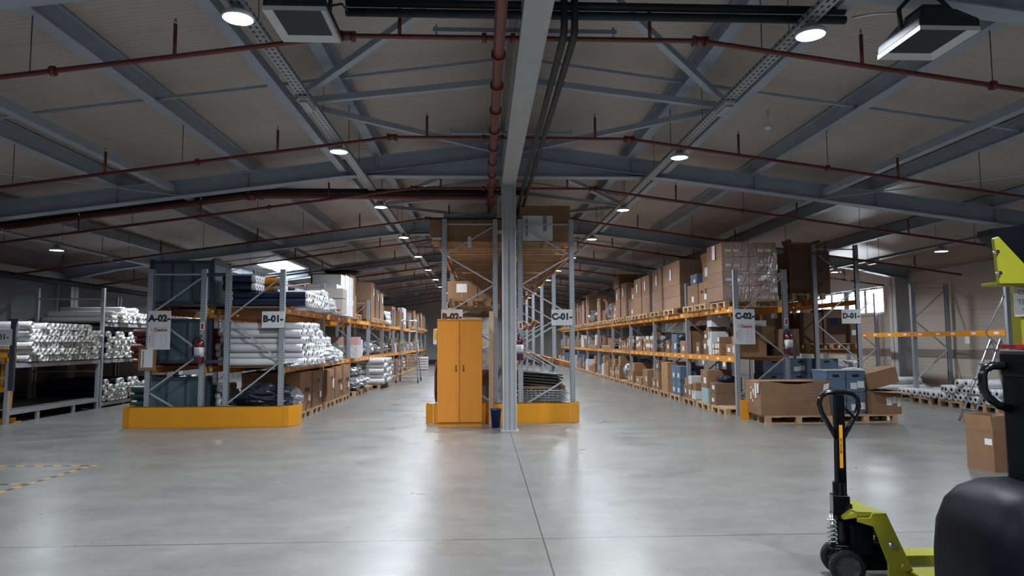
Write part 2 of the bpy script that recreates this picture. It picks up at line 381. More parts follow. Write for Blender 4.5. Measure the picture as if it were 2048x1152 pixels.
# rooflights over the left bays
for i, (y0, y1) in enumerate(((23.6, 27.4), (31.5, 35.0))):
    xa, xb = -7.7, -6.75
    o = MB().add([(xa, y0, zp(xa)-.012), (xb, y0, zp(xb)-.012), (xb, y1, zp(xb)-.012), (xa, y1, zp(xa)-.012), (xa, y0, zp(xa)+.03), (xb, y0, zp(xb)+.03), (xb, y1, zp(xb)+.03), (xa, y1, zp(xa)+.03)],
                 [(0, 3, 2, 1), (4, 5, 6, 7), (0, 1, 5, 4), (1, 2, 6, 5), (2, 3, 7, 6), (3, 0, 4, 7)]).build('window_%d' % (nw+1+i), M_day)
    struct(o)

# ---- primary steel
def ibeam(mb, pts, wd, up_d=None, tf=.018):
    """I-section along two points given as bottom centres with depth"""
def rafter(y, i):
    mb = MB(); d = .29; fl = .20; t = .016
    for s in (-1, 1):
        xe = WR-.02 if s > 0 else WL+.02
        def S(x, off): return (x, zr(x)-off)
        for o0, o1, hw in ((0, t, fl/2), (t, d-t, .006), (d-t, d, fl/2)):
            mb.prism([S(C0, o0), S(xe, o0), S(xe, o1), S(C0, o1)], y-hw, y+hw)
        # eave haunch
        xh = xe-s*1.3
        mb.prism([(xh, zr(xh)-d), (xe, zr(xe)-d), (xe, zr(xe)-d-.10)], y-.006, y+.006)
        mb.prism([(xh, zr(xh)-d), (xe, zr(xe)-d-.10), (xe, zr(xe)-d-.116), (xh, zr(xh)-d-.016)], y-fl/2, y+fl/2)
        # stiffeners at the purlins
        for k in range(1, 5):
            x = C0+s*(.04+2.18*k)
            mb.box(x-.006, x+.006, y-.09, y+.09, zr(x)-d+t, zr(x)-t-.008)
    hb = 4.36; hx = 2.72
    mb.prism([(C0-hx, hb+.02), (C0, hb), (C0+hx, hb+.02), (C0, zr(C0)-d)], y-.006, y+.006)
    mb.box(C0-hx-.05, C0+hx+.05, y-fl/2, y+fl/2, hb-.016, hb)
    o = mb.build('roof_rafter', steel, fix=False)
    tag(o, 'pale blue-grey steel roof rafter with a flat centre haunch, %s frame from the near end' % ORD[i], 'rafter', 'roof rafters')
for i, y in enumerate(RAFT): rafter(y, i)
# wall columns
for s, x0 in (('left', WL), ('right', WR)):
    for i, y in enumerate(RAFT[1:]):
        sg = 1 if s == 'left' else -1
        mb = MB(); xin = x0+sg*(.36 if s == 'left' else .55)
        z = zr(xin)-.38
        mb.box(min(xin, xin-sg*.02), max(xin, xin-sg*.02), y-.16, y+.16, 0, z)
        mb.box(min(x0, x0+sg*.02), max(x0, x0+sg*.02), y-.16, y+.16, 0, z)
        mb.box(min(x0, xin), max(x0, xin), y-.01, y+.01, 0, z)
        struct(mb.build('wall_column', steel_light, fix=False))
# middle columns
for i, y in enumerate(RAFT[2:]):
    mb = MB(); cx = .46; hw = .112
    mb.box(cx-hw-.006, cx-hw+.012, y-hw, y+hw, 0, 4.2)
    mb.box(cx+hw-.012, cx+hw+.006, y-hw, y+hw, 0, 4.2)
    mb.box(cx-hw, cx+hw, y-.006, y+.006, 0, 4.2)
    mb.box(cx-hw-.04, cx+hw+.04, y-hw-.03, y+hw+.03, 0, .012)
    mb.box(cx-hw-.01, cx+hw+.01, y-hw-.02, y+hw+.02, 4.2, 4.215)
    struct(mb.build('middle_column', steel_light, fix=False))
mb = MB()
mb.box(.46-.12, .46+.12, WF, WB, 4.215, 4.235); mb.box(.46-.12, .46-.105, WF, WB, 4.235, 4.62); mb.box(.46+.105, .46+.12, WF, WB, 4.235, 4.62)
# centre beam stops short of each rafter web
o = mb.build('centre_beam', steel_light); struct(o)
# purlins
k = 0
for s in (-1, 1):
    for q in (2.2, 4.4, 6.58, 8.76):
        x = C0+s*q; z0 = zr(x)+.004; z1 = zp(x)-.012
        mb = MB().box(x-.006, x+.006, WF, WB, z0+.012, z1-.012).box(x-.075, x+.075, WF, WB, z0, z0+.012).box(x-.075, x+.075, WF, WB, z1-.012, z1)
        o = mb.build('roof_purlin', steel, fix=False)
        tag(o, 'long steel purlin under the roof panels on the %s slope, %s from the ridge' % ('window-side' if s > 0 else 'roll-rack', ORD[[2.2, 4.4, 6.58, 8.76].index(q)]), 'purlin', 'roof purlins')
for s, x in ((-1, C0-.15), (1, C0+.25)):
    tag(MB().box(x-.04, x+.04, WF, WB, zr(C0)+.01, zp(x)-.01).build('ridge_purlin', steel), 'narrow ridge purlin %s the red main pipe' % ('above' if s < 0 else 'beside the black pipes, not over'), 'purlin')
# longitudinal struts low on the rafters
for s in (-1, 1):
    for n_, (q, z) in enumerate(((2.78, 4.47), (5.64, 4.11))):
        x = C0+s*q
        for i in range(len(RAFT)-1):
            y0, y1 = RAFT[i]+.1, RAFT[i+1]-.1
            o = MB().box(x-.06, x+.06, y0, y1, z-.06, z+.05).build('tie_strut', steel)
            tag(o, 'square steel strut between %s and %s rafters, %s one on the %s slope' % (ORD[i], ORD[i+1], ('inner', 'outer')[n_], 'window' if s > 0 else 'roll'), 'strut', 'roof struts')
# plan bracing and sag bars
for i in range(len(RAFT)-1):
    ym = (RAFT[i]+RAFT[i+1])/2-.1
    for s in (-1, 1):
        nx_ = C0+s*2.66
        for j, yy in enumerate((RAFT[i]+.15, ym, RAFT[i+1]-.15)):
            o = MB().bar((nx_, ym+(j-1)*.12, 4.49), (C0+s*.2+.05, yy, 4.78), .075, .075).build('roof_brace', steel)
            tag(o, '%s steel brace from the ridge to the strut, %s bay of the %s slope' % (('near diagonal', 'straight', 'far diagonal')[j], ORD[i], 'window' if s > 0 else 'roll'), 'brace', 'roof braces')
        xe = C0+s*10.3
        o = MB().bar((C0+s*.1, ym-.05, zr(C0)+.07), (xe, ym-.05, zr(xe)+.07), .035, .035).build('sag_bar', steel)
        tag(o, 'thin flat bar across the purlins, %s bay of the %s slope' % (ORD[i], 'window' if s > 0 else 'roll'), 'bar', 'roof sag bars')
for i in (1, 2, 3, 4):
    for s in (-1, 1):
        a = (C0+s*5.4, RAFT[i+1]+.1, 4.0); b = (C0+s*10.2, RAFT[i]+.2 if i % 2 else RAFT[i+2]-.3, zr(10.6)-.05)
        o = MB().cyl(a, b, .011, 6).build('bracing_rod', galv)
        tag(o, 'thin diagonal bracing rod beside the outer strut, %s bay of the %s slope' % (ORD[i], 'window' if s > 0 else 'roll'), 'rod', 'bracing rods')

# ---- lamps and trays
def tray(x, z, side):
    mb = MB().box(x-.055, x+.055, WF+.5, WB-.5, z, z+.006).box(x-.06, x-.055, WF+.5, WB-.5, z, z+.05).box(x+.055, x+.06, WF+.5, WB-.5, z, z+.05)
    t = thing('cable_tray', side, 'cable tray', (x, 0, z))
    # the holes repeat along the tray: built along local z and laid down
    me = MB().box(-.055, .055, -.003, .003, 0, WB-WF-1).box(-.062, -.055, -.003, .05, 0, WB-WF-1).box(.055, .062, -.003, .05, 0, WB-WF-1).box(-.02, .02, .003, .04, 0, WB-WF-1)
    me.build('perforated_channel', M_tray, t, (0, WF+.5, 0), (-PI/2, 0, 0)).rotation_euler = (-PI/2, PI, 0)
    for k in range(20):
        yy = WF+1+k*2.5
        hw = MB().cyl((0, 0, .0), (0, 0, zp(x)-z-.02), .004, 5).build('hanger_wire', dark_steel, t, (0, yy, 0)) if not k else hw.copy()
        if k: COL.objects.link(hw); hw.location = (0, yy, 0)
    return t
def lamp_proto(name, label, wat):
    t = thing(name, label, 'lamp', (0, 0, 0))
    MB().lathe([(0, .10), (.05, .10), (.06, .05), (.11, .045), (.125, .03), (.13, 0), (.118, -.004), (.118, .006)], 28).build('housing', lampwhite, t)
    MB().lathe([(0, .003), (.117, .003), (.117, .008), (0, .008)], 28).build('diffuser', M_lamp, t)
    ld = bpy.data.lights.new('lamp_light', 'AREA'); ld.shape = 'DISK'; ld.size = .23; ld.energy = wat; ld.color = (.87, .94, 1.0); ld.spread = math.radians(155)
    lo = bpy.data.objects.new('lamp_light', ld); COL.objects.link(lo); lo.parent = t; lo.location = (0, 0, -.008)
    return t
XL_, XR_ = -2.0, 2.84
inner = lamp_proto('highbay_lamp', 'x', LAMP_W); outer = lamp_proto('highbay_lamp', 'x', OUT_W)
ik, ok_ = children(inner), children(outer)
lab = lambda where, i: 'round white highbay lamp on the tray over the %s, %s from the near end' % (where, ORD[i])
ys = [-2.4+3.95*k for k in range(13)]
first_i = first_o = True
for where, x, z in (('left aisle', XL_, 4.15), ('right aisle', XR_, 4.13)):
    for i, y in enumerate(ys[:12]):
        y += .10 if x > 0 else 0
        if y > WB-1: continue
        if first_i: inner.location = (x, y, z); inner['label'] = lab(where, i); inner['group'] = 'highbay lamps'; first_i = False
        else: dup(inner, (x, y, z), lab(where, i), 'highbay lamps', kids=ik)
yo = [.9+4.15*k for k in range(12)]
for where, x, z in (('white rolls', -8.15, 3.28), ('window-side racks', 9.3, 3.28)):
    for i, y in enumerate(yo[:11]):
        if first_o: outer.location = (x, y, z); outer['label'] = lab(where, i); outer['group'] = 'highbay lamps'; first_o = False
        else: dup(outer, (x, y, z), lab(where, i), 'highbay lamps', kids=ok_)
tray(XL_, 4.255, 'perforated galvanised cable tray hung over the left aisle')
tray(XR_, 4.255, 'perforated galvanised cable tray hung over the right aisle')
tray(-8.15, 3.385, 'perforated galvanised cable tray near the left wall')
tray(9.3, 3.385, 'perforated galvanised cable tray near the window wall')
def emerg(x, y, z, label):
    t = thing('emergency_light', label, 'emergency light', (x, y, z))
    MB().box(-.06, .06, -.19, .19, .0, .05).build('housing', lampwhite, t, bevel=.01)
    MB().box(-.05, .05, -.17, .17, -.03, -.001).build('cover', M_dim, t, bevel=.012)
for k, y in enumerate((7.7, 19.7, 31.7)):
    emerg(XL_, y, 4.20, 'long emergency light under the left aisle cable tray, %s from the near end' % ORD[k])
    emerg(XR_, y, 4.20, 'long emergency light under the right aisle cable tray, %s from the near end' % ORD[k])
emerg(-8.15, 15.4, 3.33, 'long emergency light under the tray above the white rolls')
emerg(9.3, 15.8, 3.33, 'long emergency light under the tray in front of the window wall')
t = thing('smoke_detector', 'small white smoke detector under the roof beside the right aisle lamps', 'detector', (4.05, 9.3, zp(4.05)-.24))
MB().lathe([(0, -.04), (.04, -.04), (.055, -.015), (.06, .01), (0, .01)], 16).build('sensor_head', white, t)
MB().cyl((0, 0, .01), (0, 0, .235), .012, 8).build('stem', white, t)

# ---- pipes
LV = 1.62
def zb(x): return 4.27-.14*max(0, abs(x-C0)-LV)
def elbow(mb, p, r): mb.cyl((p[0]-r, p[1], p[2]), (p[0]+r, p[1], p[2]), r, 10)
for i in range(13):
    y = 6.05+3.08*i
    t = thing('sprinkler_pipe', 'dark red sprinkler branch pipe crossing under the roof, %s from the near end' % ORD[i], 'pipe', (0, y, 0), 0, 'sprinkler branch pipes')
    xs = [WL+.6, C0-LV, C0+LV, WR-.6]
    MB().tube([(x, 0, zb(x)) for x in xs], .024, 8).build('branch', redpipe, t)
    for x in (C0-LV, C0+LV): cp = MB(); cp.cyl((x-.05, 0, zb(x)), (x+.05, 0, zb(x)), .042, 10).cyl((x-.07, 0, zb(x)), (x-.045, 0, zb(x)), .05, 10).cyl((x+.045, 0, zb(x)-.005), (x+.07, 0, zb(x)-.008), .05, 10).build('pipe_coupling', redpipe, t)
    for x in (.02, .28, C0-4.2, C0+4.4): MB().cyl((x-.02, 0, zb(x)), (x+.02, 0, zb(x)), .045, 10).build('pipe_coupling', redpipe, t)
    for s in (-1, 1):
        for q in (1.15, 3.15, 5.4, 7.5, 9.6):
            x = C0+s*q
            MB().cyl((x, 0, zb(x)), (x, 0, zb(x)+.30), .017, 8).cyl((x, 0, zb(x)+.30), (x, 0, zb(x)+.35), .012, 6, 1).build('sprinkler_riser', [redpipe, chrome], t)
    for s in (-1, 1):
        for q in (2.2, 4.4, 6.58, 8.76): x = C0+s*q; MB().cyl((x, .0, zb(x)), (x, .0, zr(x)+.02), .005, 5).build('hanger_rod', dark_steel, t)
    if i < 4:
        b = MB().box(-.45, 1.25, y+.03, y+.07, 4.34, 4.38).cyl((-.42, y+.05, 4.27), (-.42, y+.05, 4.41), .008, 6).cyl((1.22, y+.05, 4.27), (1.22, y+.05, 4.41), .008, 6).cyl((.30, y+.05, 4.38), (.46, y+.05, 4.9), .006, 6)
        if abs(y-12.13) > .2: tag(b.build('hanger_channel', steel), 'grey mounting channel above the level middle of the %s sprinkler pipe' % ORD[i], 'channel')
t = thing('main_pipe', 'thick red sprinkler main running under the ridge towards the middle rack', 'pipe', (.15, 0, 4.11))
MB().cyl((0, WF+.5, 0), (0, 13.6, 0), .05, 16).build('pipe_run', redpipe, t)
for k in range(10):
    y = 6.05+k*.75; MB().cyl((0, y-.035, 0), (0, y+.035, 0), .068, 14).build('pipe_coupling', redpipe, t)
t = thing('cross_main_pipe', 'thick red pipe crossing behind the first full rafter, sloping down to the left wall', 'pipe', (0, 12.3, 0))
MB().tube([(.15, 0, 4.13), (-4.15, 0, 4.13), (-10.2, 0, 3.30)], .05, 12).build('pipe_run', redpipe, t)
MB().cyl((-4.22, 0, 4.12), (-4.08, 0, 4.13), .075, 14).cyl((-4.0, 0, 4.13), (-3.94, 0, 4.13), .07, 14).build('coupling', redpipe, t)
tag(MB().tube([(.8, 12.42, 4.245), (-3.7, 12.42, 4.245), (-4.2, 12.42, 4.2), (-10.2, 12.42, 3.40)], .055, 12).build('insulated_pipe', blackpipe), 'black insulated pipe just above the red cross pipe, running to the left wall', 'pipe')
tag(MB().tube([(-10.3, 3, 3.0), (-10.3, 45, 3.0)], .07, 10).build('wall_pipe', blackpipe), 'dark pipe running along the top of the left wall', 'pipe')
for k, (x, nm) in enumerate(((.70, 'closer to the column'), (.79, 'farther from the column'))):
    o = MB().tube([(x, 5.60, 4.95), (x, 5.60, 4.2), (x, 5.64, 4.13), (x, 5.75, 4.11), (x, 14.6, 4.11)], .032, 10).build('heating_pipe', blackpipe)
    tag(o, 'black insulated pipe running along the hall beside the red main, %s' % nm, 'pipe')
    o = MB().cyl((-1.17, 5.72, 4.415-k*.085), (3.22, 5.72, 4.415-k*.085), .036, 10).build('heater_supply_pipe', blackpipe)
    tag(o, 'black insulated pipe between the two ceiling heaters, %s of the pair' % ('upper', 'lower')[k], 'pipe')
def heater(x, y, z, label, pts):
    t = thing('unit_heater', label, 'heater', (x, y, z))
    a, b, d = .24, .28, .06
    fr = MB()
    o4 = [(-a, -b), (a, -b), (a, b), (-a, b)]; i4 = [(-a+.07, -b+.07), (a-.07, -b+.07), (a-.07, b-.07), (-a+.07, b-.07)]
    vs = [(p, q, 0) for p, q in o4]+[(p, q, .045) for p, q in i4]+[(p, q, .035) for p, q in o4]+[(p, q, .08) for p, q in i4]
    fs = []
    for i in range(4):
        j = (i+1) % 4
        fs += [(i, j, 4+j, 4+i), (i, 8+i, 8+j, j), (4+i, 4+j, 12+j, 12+i), (8+i, 12+i, 12+j, 8+j)]
    fr.add(vs, fs).build('outlet_frame', cream, t)
    lv = MB()
    for k in range(5):
        yy = -b+.1+k*.09; lv.add([(-a+.07, yy, .05), (a-.07, yy, .05), (a-.07, yy+.05, .085), (-a+.07, yy+.05, .085), (-a+.07, yy, .055), (a-.07, yy, .055), (a-.07, yy+.05, .09), (-a+.07, yy+.05, .09)], [(0, 1, 2, 3), (7, 6, 5, 4), (0, 4, 5, 1), (2, 6, 7, 3)])
    lv.build('louvres', mat('louvre_grey', (.010, .013, .022), .35, .2), t)
    sh = MB(); vs = []
    for zz, kx in ((.036, 1), (.10, .99), (.22, .62), (.25, .5)): vs += [(p*kx, q*kx, zz) for p, q in o4]
    fs = []
    for r in range(3):
        for i in range(4): j = (i+1) % 4; fs.append((r*4+i, r*4+j, r*4+4+j, r*4+4+i))
    fs.append((12, 13, 14, 15)); fs.append((3, 2, 1, 0)); sh.add(vs, fs).box(-.1, .1, -.12, .12, .25, .29)
    sh.build('casing', heatdark, t, bevel=.01)
    MB().tube([(a*.85, 0, .12), (a*.9, 0, .3), (a*.5, 0, .4), (0, 0, .42), (-a*.5, 0, .4), (-a*.9, 0, .3), (-a*.85, 0, .12)], .018, 8).box(-.03, .03, -.03, .03, .42, zp(x)-z-.02).build('mounting_bracket', heatdark, t)
    MB().tube(pts, .010, 8).build('hose', alu if x > 0 else blackpipe, t)
heater(-1.43, 5.36, 4.02, 'square ceiling unit heater with pale frame beside the first left aisle lamp', [(.2, 0, .18), (.28, .1, .25), (.31, .2, .24)])
heater(3.58, 5.18, 3.86, 'square ceiling unit heater with pale frame above the window side', [(-.16, 0, .14), (-.2, .05, .3), (-.3, .2, .36), (-.45, .27, .36)])

# ================================================================== RACKS
def upright_mesh(H):
    mb = MB(); a, b, t = .045, .0375, .004
    # open C section, mouth towards +x
    mb.prism([(-a, -b), (a, -b), (a, -b+.02), (a-t, -b+.02), (a-t, -b+t), (-a+t, -b+t), (-a+t, b-t), (a-t, b-t), (a-t, b-.02), (a, b-.02), (a, b), (-a, b)], 0, H, 'z')
    return mb
def brace_mesh(wd, H, flip, step):
    mb = MB(); z = H-.09; a, b = .05, wd-.05
    mb.bar((a, 0, z), (b, 0, z), .028, .028)
    side = 0 if flip else 1
    z -= .03
    while z > .12:
        z2 = max(.06, z-step)
        p, q = (b, a) if side else (a, b)
        mb.bar((p, 0, z), (q, 0, z2), .03, .026); side = 1-side; z = z2
    return mb
def beam_mesh(L_, lab_side, n=5):
    """orange box beam along y from 0 to L_, label strip on the side lab_side"""
    mb = MB().box(-.022, .022, .003, L_-.003, -.115, 0)
    for y0 in (.0, L_-.008): mb.box(-.028, .028, y0, y0+.008, -.17, .03)
    if lab_side:
        for k in range(n):
            y = (k+.5)*L_/n-.06+((k*37) % 5-2)*.03; x = lab_side*.0225
            mb.box(min(x, x+lab_side*.0015), max(x, x+lab_side*.0015), y, y+.13, -.083, -.035, 1)
    return mb
def make_rack(name, label, x0, x1, y0, nb, pitch, H, levels, aisle, flip=False, step=.72, skip=(), deck=(), cat='pallet rack', hol=.05):
    t = thing('pallet_rack', label, cat, (x0, y0, 0))
    wd = x1-x0
    me_u = upright_mesh(H).mesh('upright', [M_up]); me_f = MB().box(-.07, .07, -.055, .055, 0, .008).mesh('foot_plate', [galv])
    me_b = brace_mesh(wd, H, flip, step).mesh('bracing_lattice', [galv])
    me_o = beam_mesh(pitch-.09, aisle).mesh('beam', [orange, paper]); me_i = beam_mesh(pitch-.09, 0).mesh('beam', [orange])
    def put(me, nm, loc, sx=1):
        o = bpy.data.objects.new(nm, me); COL.objects.link(o); o.parent = t; o.location = loc
        if sx < 0: o.rotation_euler = (0, 0, PI)
        return o
    for i in range(nb+1):
        y = i*pitch
        for xx, sg in ((.045, 1), (wd-.045, -1)):
            u = put(me_u, 'upright', (xx, y, .008), sg)
            if i < 3: f = bpy.data.objects.new('foot_plate', me_f); COL.objects.link(f); f.parent = u; f.location = (0, 0, -.008)
        put(me_b, 'bracing_lattice', (0, y, 0))
    for i in range(nb):
        for li, z in enumerate(levels):
            if (i, li) in skip: continue
            xa, xi = (.023, wd-.023) if aisle < 0 else (wd-.023, .023)
            put(me_o, 'beam', (xa, i*pitch+.045, z)); 
            if hol: put(me_i, 'beam', (xi, i*pitch+.045, z))
            if li in deck:
                put(MB().box(.05, wd-.05, 0, pitch-.11, 0, .012).mesh('shelf_deck', [mat('shelf_board', (.20, .14, .09), .7)]), 'shelf_deck', (0, i*pitch+.055, z-.012))
    return t
ZB1, ZB2 = 1.06, 2.145
ZC1, ZC2 = 1.18, 2.18
ZM = (1.09, 2.18, 3.27)
rA = make_rack('A', 'grey and orange pallet rack marked A-02 holding dark steel crates', -6.085, -5.042, 12.7, 4, 3.14, 2.84, (ZB1, ZB2), 1, step=.70)
rB = make_rack('B', 'long grey and orange pallet rack marked B-01 along the left aisle', -4.695, -3.623, 12.7, 10, 3.14, 2.84, (ZB1, ZB2), 1, step=.78, deck=(0,))
rM = make_rack('M', 'tall pallet rack marked B-02 behind the wardrobe', -.763, .289, 12.9, 9, 3.3, 3.82, ZM, -1, step=.56)
rN = make_rack('N', 'tall mostly empty pallet rack marked C-01 beside the steel column', .673, 1.744, 12.9, 9, 3.3, 3.82, ZM, 1, flip=True, step=.57, skip={(0, 1), (1, 1)})
rC = make_rack('C', 'long grey and orange pallet rack marked C-02 full of cartons along the right aisle', 5.022, 6.116, 13.45, 10, 3.23, 2.91, (ZC1, ZC2), -1, step=.80, deck=(0,))
rD = make_rack('D', 'taller pallet rack marked D-01 between the carton aisle and the window wall', 7.62, 8.71, 15.4, 4, 3.21, 3.69, (1.30, 2.43), -1, step=.85, flip=True)
rJ = make_rack('J', 'nearly empty pallet rack against the window wall with one orange beam', 10.65, 11.62, 13.45, 3, 3.08, 2.88, (1.69,), -1, step=.75, hol=0)
for z in (1.13, 2.72):
    MB().box(1.043, 1.39, -.02, .02, z, z+.06).build('row_spacer', dark_steel, rA)
MB().box(1.052, 1.436, -.02, .02, 3.55, 3.62).build('row_spacer', galv, rM)
# guards
def guard(label, x0, x1, y, wing_r=.28, wing_l=.14):
    t = thing('rack_end_guard', label, 'guard rail', (0, 0, 0))
    h = .37
    MB().box(x0, x1, y, y+.012, .01, h).box(x0, x1, y, y+.05, h-.01, h).box(x0, x1, y, y+.06, 0, .012).build('front_plate', yellow, t)
    if wing_l: MB().prism([(x0-.004, y), (x0-wing_l, y+.06), (x0-wing_l, y+.5), (x0-wing_l+.012, y+.5), (x0-wing_l+.012, y+.07), (x0-.004, y+.012)], .005, h, 'z').build('corner_plate', yellow, t)
    if wing_r: MB().prism([(x1+.004, y), (x1+wing_r*.45, y), (x1+wing_r, y+.22), (x1+wing_r, y+.5), (x1+wing_r-.012, y+.5), (x1+wing_r-.012, y+.225), (x1+wing_r*.45-.005, y+.012), (x1+.004, y+.012)], .005, h, 'z').build('corner_plate', yellow, t)
    return t
guard('long yellow-orange steel guard plate across the ends of the A-02 and B-01 racks', -6.25, -3.56, 12.50, .21)
guard('yellow-orange steel guard plate behind the wardrobe and column', -.90, 1.62, 12.70, .20)
t = thing('rack_corner_guard', 'short folded yellow guard at the foot of the C-02 rack', 'guard rail', (5.03, 12.92, 0))
MB().prism([(-.12, .02), (.03, .0), (.16, .10), (.16, .38), (.148, .38), (.148, .105), (.025, .012), (-.12, .032)], 0, .37, 'z').build('folded_plate', yellow, t)

# signs
def sign(txt, x, y, z, label, w_=.40, h_=.30, board=False, size=.165):
    t = thing('rack_sign', label, 'sign', (x, y, z))
    MB().box(-w_/2, w_/2, -.004, .004, -h_/2, h_/2).build('plate', white, t)
    text(txt, size, ink, t, (0, -.0055, .01), bold=.009)
    if board:
        b = MB().box(-w_/2, w_/2, -.004, .004, -h_/2-.40, -h_/2-.004).build('notice_board', white, t)
        text('Dexion', .078, redink, t, (.03, -.0055, -h_/2-.045), bold=.003)
        MB().lathe([(.017, 0), (.021, 0), (.021, .001), (.017, .001)], 16, mtx=Matrix.Translation((-.125, -.005, -h_/2-.045)) @ Matrix.Rotation(PI/2, 4, 'X')).build('logo_ring', redink, t)
        MB().bar((-.133, -.005, -h_/2-.045), (-.125, -.005, -h_/2-.055), .002, .004, 0, (0, 1, 0)).bar((-.125, -.005, -h_/2-.055), (-.113, -.005, -h_/2-.036), .002, .004, 0, (0, 1, 0)).build('logo_mark', redink, t)
        icons = MB()
        for k in range(6):
            zz = -h_/2-.125-k*.045; xx = -w_/2+.035
            if k in (0, 4, 5): icons.prism([(xx-.012, zz-.010), (xx+.012, zz-.010), (xx, zz+.012)], -.0052, -.0045, mi=0)
            else: icons.cyl((xx, -.0045, zz), (xx, -.0052, zz), .012, 12, {1: 1}.get(k, 2))
        icons.build('warning_symbols', [yellowink, blueink, redink], t)
        ln = MB()
        for k in range(22):
            zz = -h_/2-.075-k*.0135; xe = .06+.03*((k*7) % 3)/2
            if k > 1: ln.box(-w_/2+.06, -w_/2+.06+xe, -.0052, -.0045, zz, zz+.003)
        ln.box(-.08, .16, -.0052, -.0045, -h_/2-.085, -h_/2-.081)
        for (xa, xb, za, zb_) in ((.04, .045, -.13, -.30), (.13, .135, -.13, -.30), (.04, .135, -.13, -.133), (.04, .135, -.19, -.193), (.04, .135, -.25, -.253), (.04, .135, -.30, -.303), (.0, .17, -.33, -.332), (.0, .15, -.345, -.347), (.0, .16, -.36, -.362)):
            ln.box(xa, xb, -.0052, -.0045, -h_/2+min(za, zb_), -h_/2+max(za, zb_))
        ln.build('small_print', greyink, t)
    return t
sign('A-02-', -5.845, 12.64, 1.933, 'white plate reading A-02- with a Dexion notice on the A rack', board=True)
sign('B-01-', -3.815, 12.64, 1.918, 'white plate reading B-01- on the corner of the B rack')
sign('B-02-', -.57, 12.84, 1.955, 'white plate reading B-02- half hidden behind the wardrobe top')
sign('C-01-', 1.502, 12.84, 1.95, 'white plate reading C-01- on the tall middle rack')
sign('C-02-', 5.222, 13.39, 1.973, 'white plate reading C-02- with a Dexion notice on the carton rack', board=True)
sign('D-01-', 8.465, 15.34, 2.04, 'white plate reading D-01- in front of the window', w_=.44, h_=.33, size=.165)
t = thing('framed_notice', 'white sheet in a small cardboard frame on the A rack post', 'notice', (-6.04, 12.65, 1.212))
MB().box(-.155, .155, -.008, .008, -.205, .205).build('cardboard_frame', kraft, t)
MB().box(-.11, .10, -.010, -.0085, -.15, .17).build('paper_sheet', paper, t)
pr = MB()
for k in range(9): pr.box(-.085+.004*(k % 2), -.06, -.0115, -.0105, .14-k*.032-.02, .14-k*.032)
pr.build('printed_line', ink, t)
# extinguishers
def extinguisher(x, y, z, label, hose=-1):
    t = thing('fire_extinguisher', label, 'fire extinguisher', (x, y, z))
    MB().lathe([(0, 0), (.07, 0), (.082, .015), (.082, .34), (.07, .39), (.035, .42), (.03, .435), (0, .435)], 20).build('cylinder', pumpred, t)
    MB().lathe([(.0832, .12), (.0834, .12), (.0834, .29), (.0832, .29)], 20).build('label_band', paper, t)
    lb = MB()
    for k in range(7): lb.box(-.05, .05-.02*(k % 2), -.0875, -.0845, .26-k*.016, .264-k*.016)
    lb.box(-.06, .06, -.0878, -.0848, .125, .145, 1)
    lb.build('label_print', [greyink, blueink], t)
    MB().cyl((0, 0, .435), (0, 0, .47), .018, 10).box(-.015, .015, -.02, .07, .47, .485).box(-.012, .012, -.01, .09, .50, .512).build('valve', dark_steel, t)
    MB().tube([(0, -.02, .46), (hose*.06, -.02, .47), (hose*.10, -.02, .40), (hose*.105, -.02, .25), (hose*.095, -.02, .14)], .010, 8).build('hose', blackplastic, t)
    MB().box(-.09, .09, .075, .10, .18, .20).box(-.03, .03, .08, .105, .05, .42).build('wall_bracket', dark_steel, t)
extinguisher(-5.09, 12.56, 1.13, 'red fire extinguisher with black hose on the A-02 rack post')
extinguisher(.68, 12.76, 1.15, 'red fire extinguisher half hidden by the steel column')
extinguisher(6.055, 13.31, 1.22, 'red fire extinguisher on the right post of the C-02 rack')
for (x, y, z, nm) in ((-5.087, 12.657, 1.80, 'A-02'), (.718, 12.857, 1.80, 'C-01'), (6.071, 13.407, 1.87, 'C-02')):
    t = thing('extinguisher_sign', 'tiny red and white sticker above the extinguisher on the %s rack' % nm, 'sticker', (x, y, z))
    MB().box(-.04, .04, -.003, .003, -.07, .07).build('plate', paper, t); MB().box(-.022, .022, -.0042, -.0032, -.05, .05).build('red_symbol', redink, t)

# ================================================================== PALLETS, CARTONS, WRAPPED LOADS
def pallet_mb(lx=1.2, ly=.8):
    """stringers and deck: top boards run along x"""
    mb = MB()
    for k in range(5): y = -ly/2+k*(ly-.12)/4; mb.box(-lx/2, lx/2, y, y+.12, .122, .144)
    for x in (-lx/2, -.05, lx/2-.10): mb.box(x, x+.10, -ly/2, ly/2, .10, .122)
    for x in (-lx/2, -.05, lx/2-.10):
        for y in (-ly/2, -.05, ly/2-.10): mb.box(x, x+.10, y, y+.10, .022, .10)
    for y in (-ly/2, -.05, ly/2-.10): mb.box(-lx/2, lx/2, y, y+.10, 0, .022)
    return mb
ME_PAL = pallet_mb().mesh('pallet', [wood])
def pallet(x, y, z, label, rotz=0, sy=1.):
    o = bpy.data.objects.new('pallet', ME_PAL); COL.objects.link(o); o.location = (x, y, z); o.rotation_euler = (0, 0, rotz); o.scale = (1, sy, 1)
    tag(o, label, 'pallet'); return o
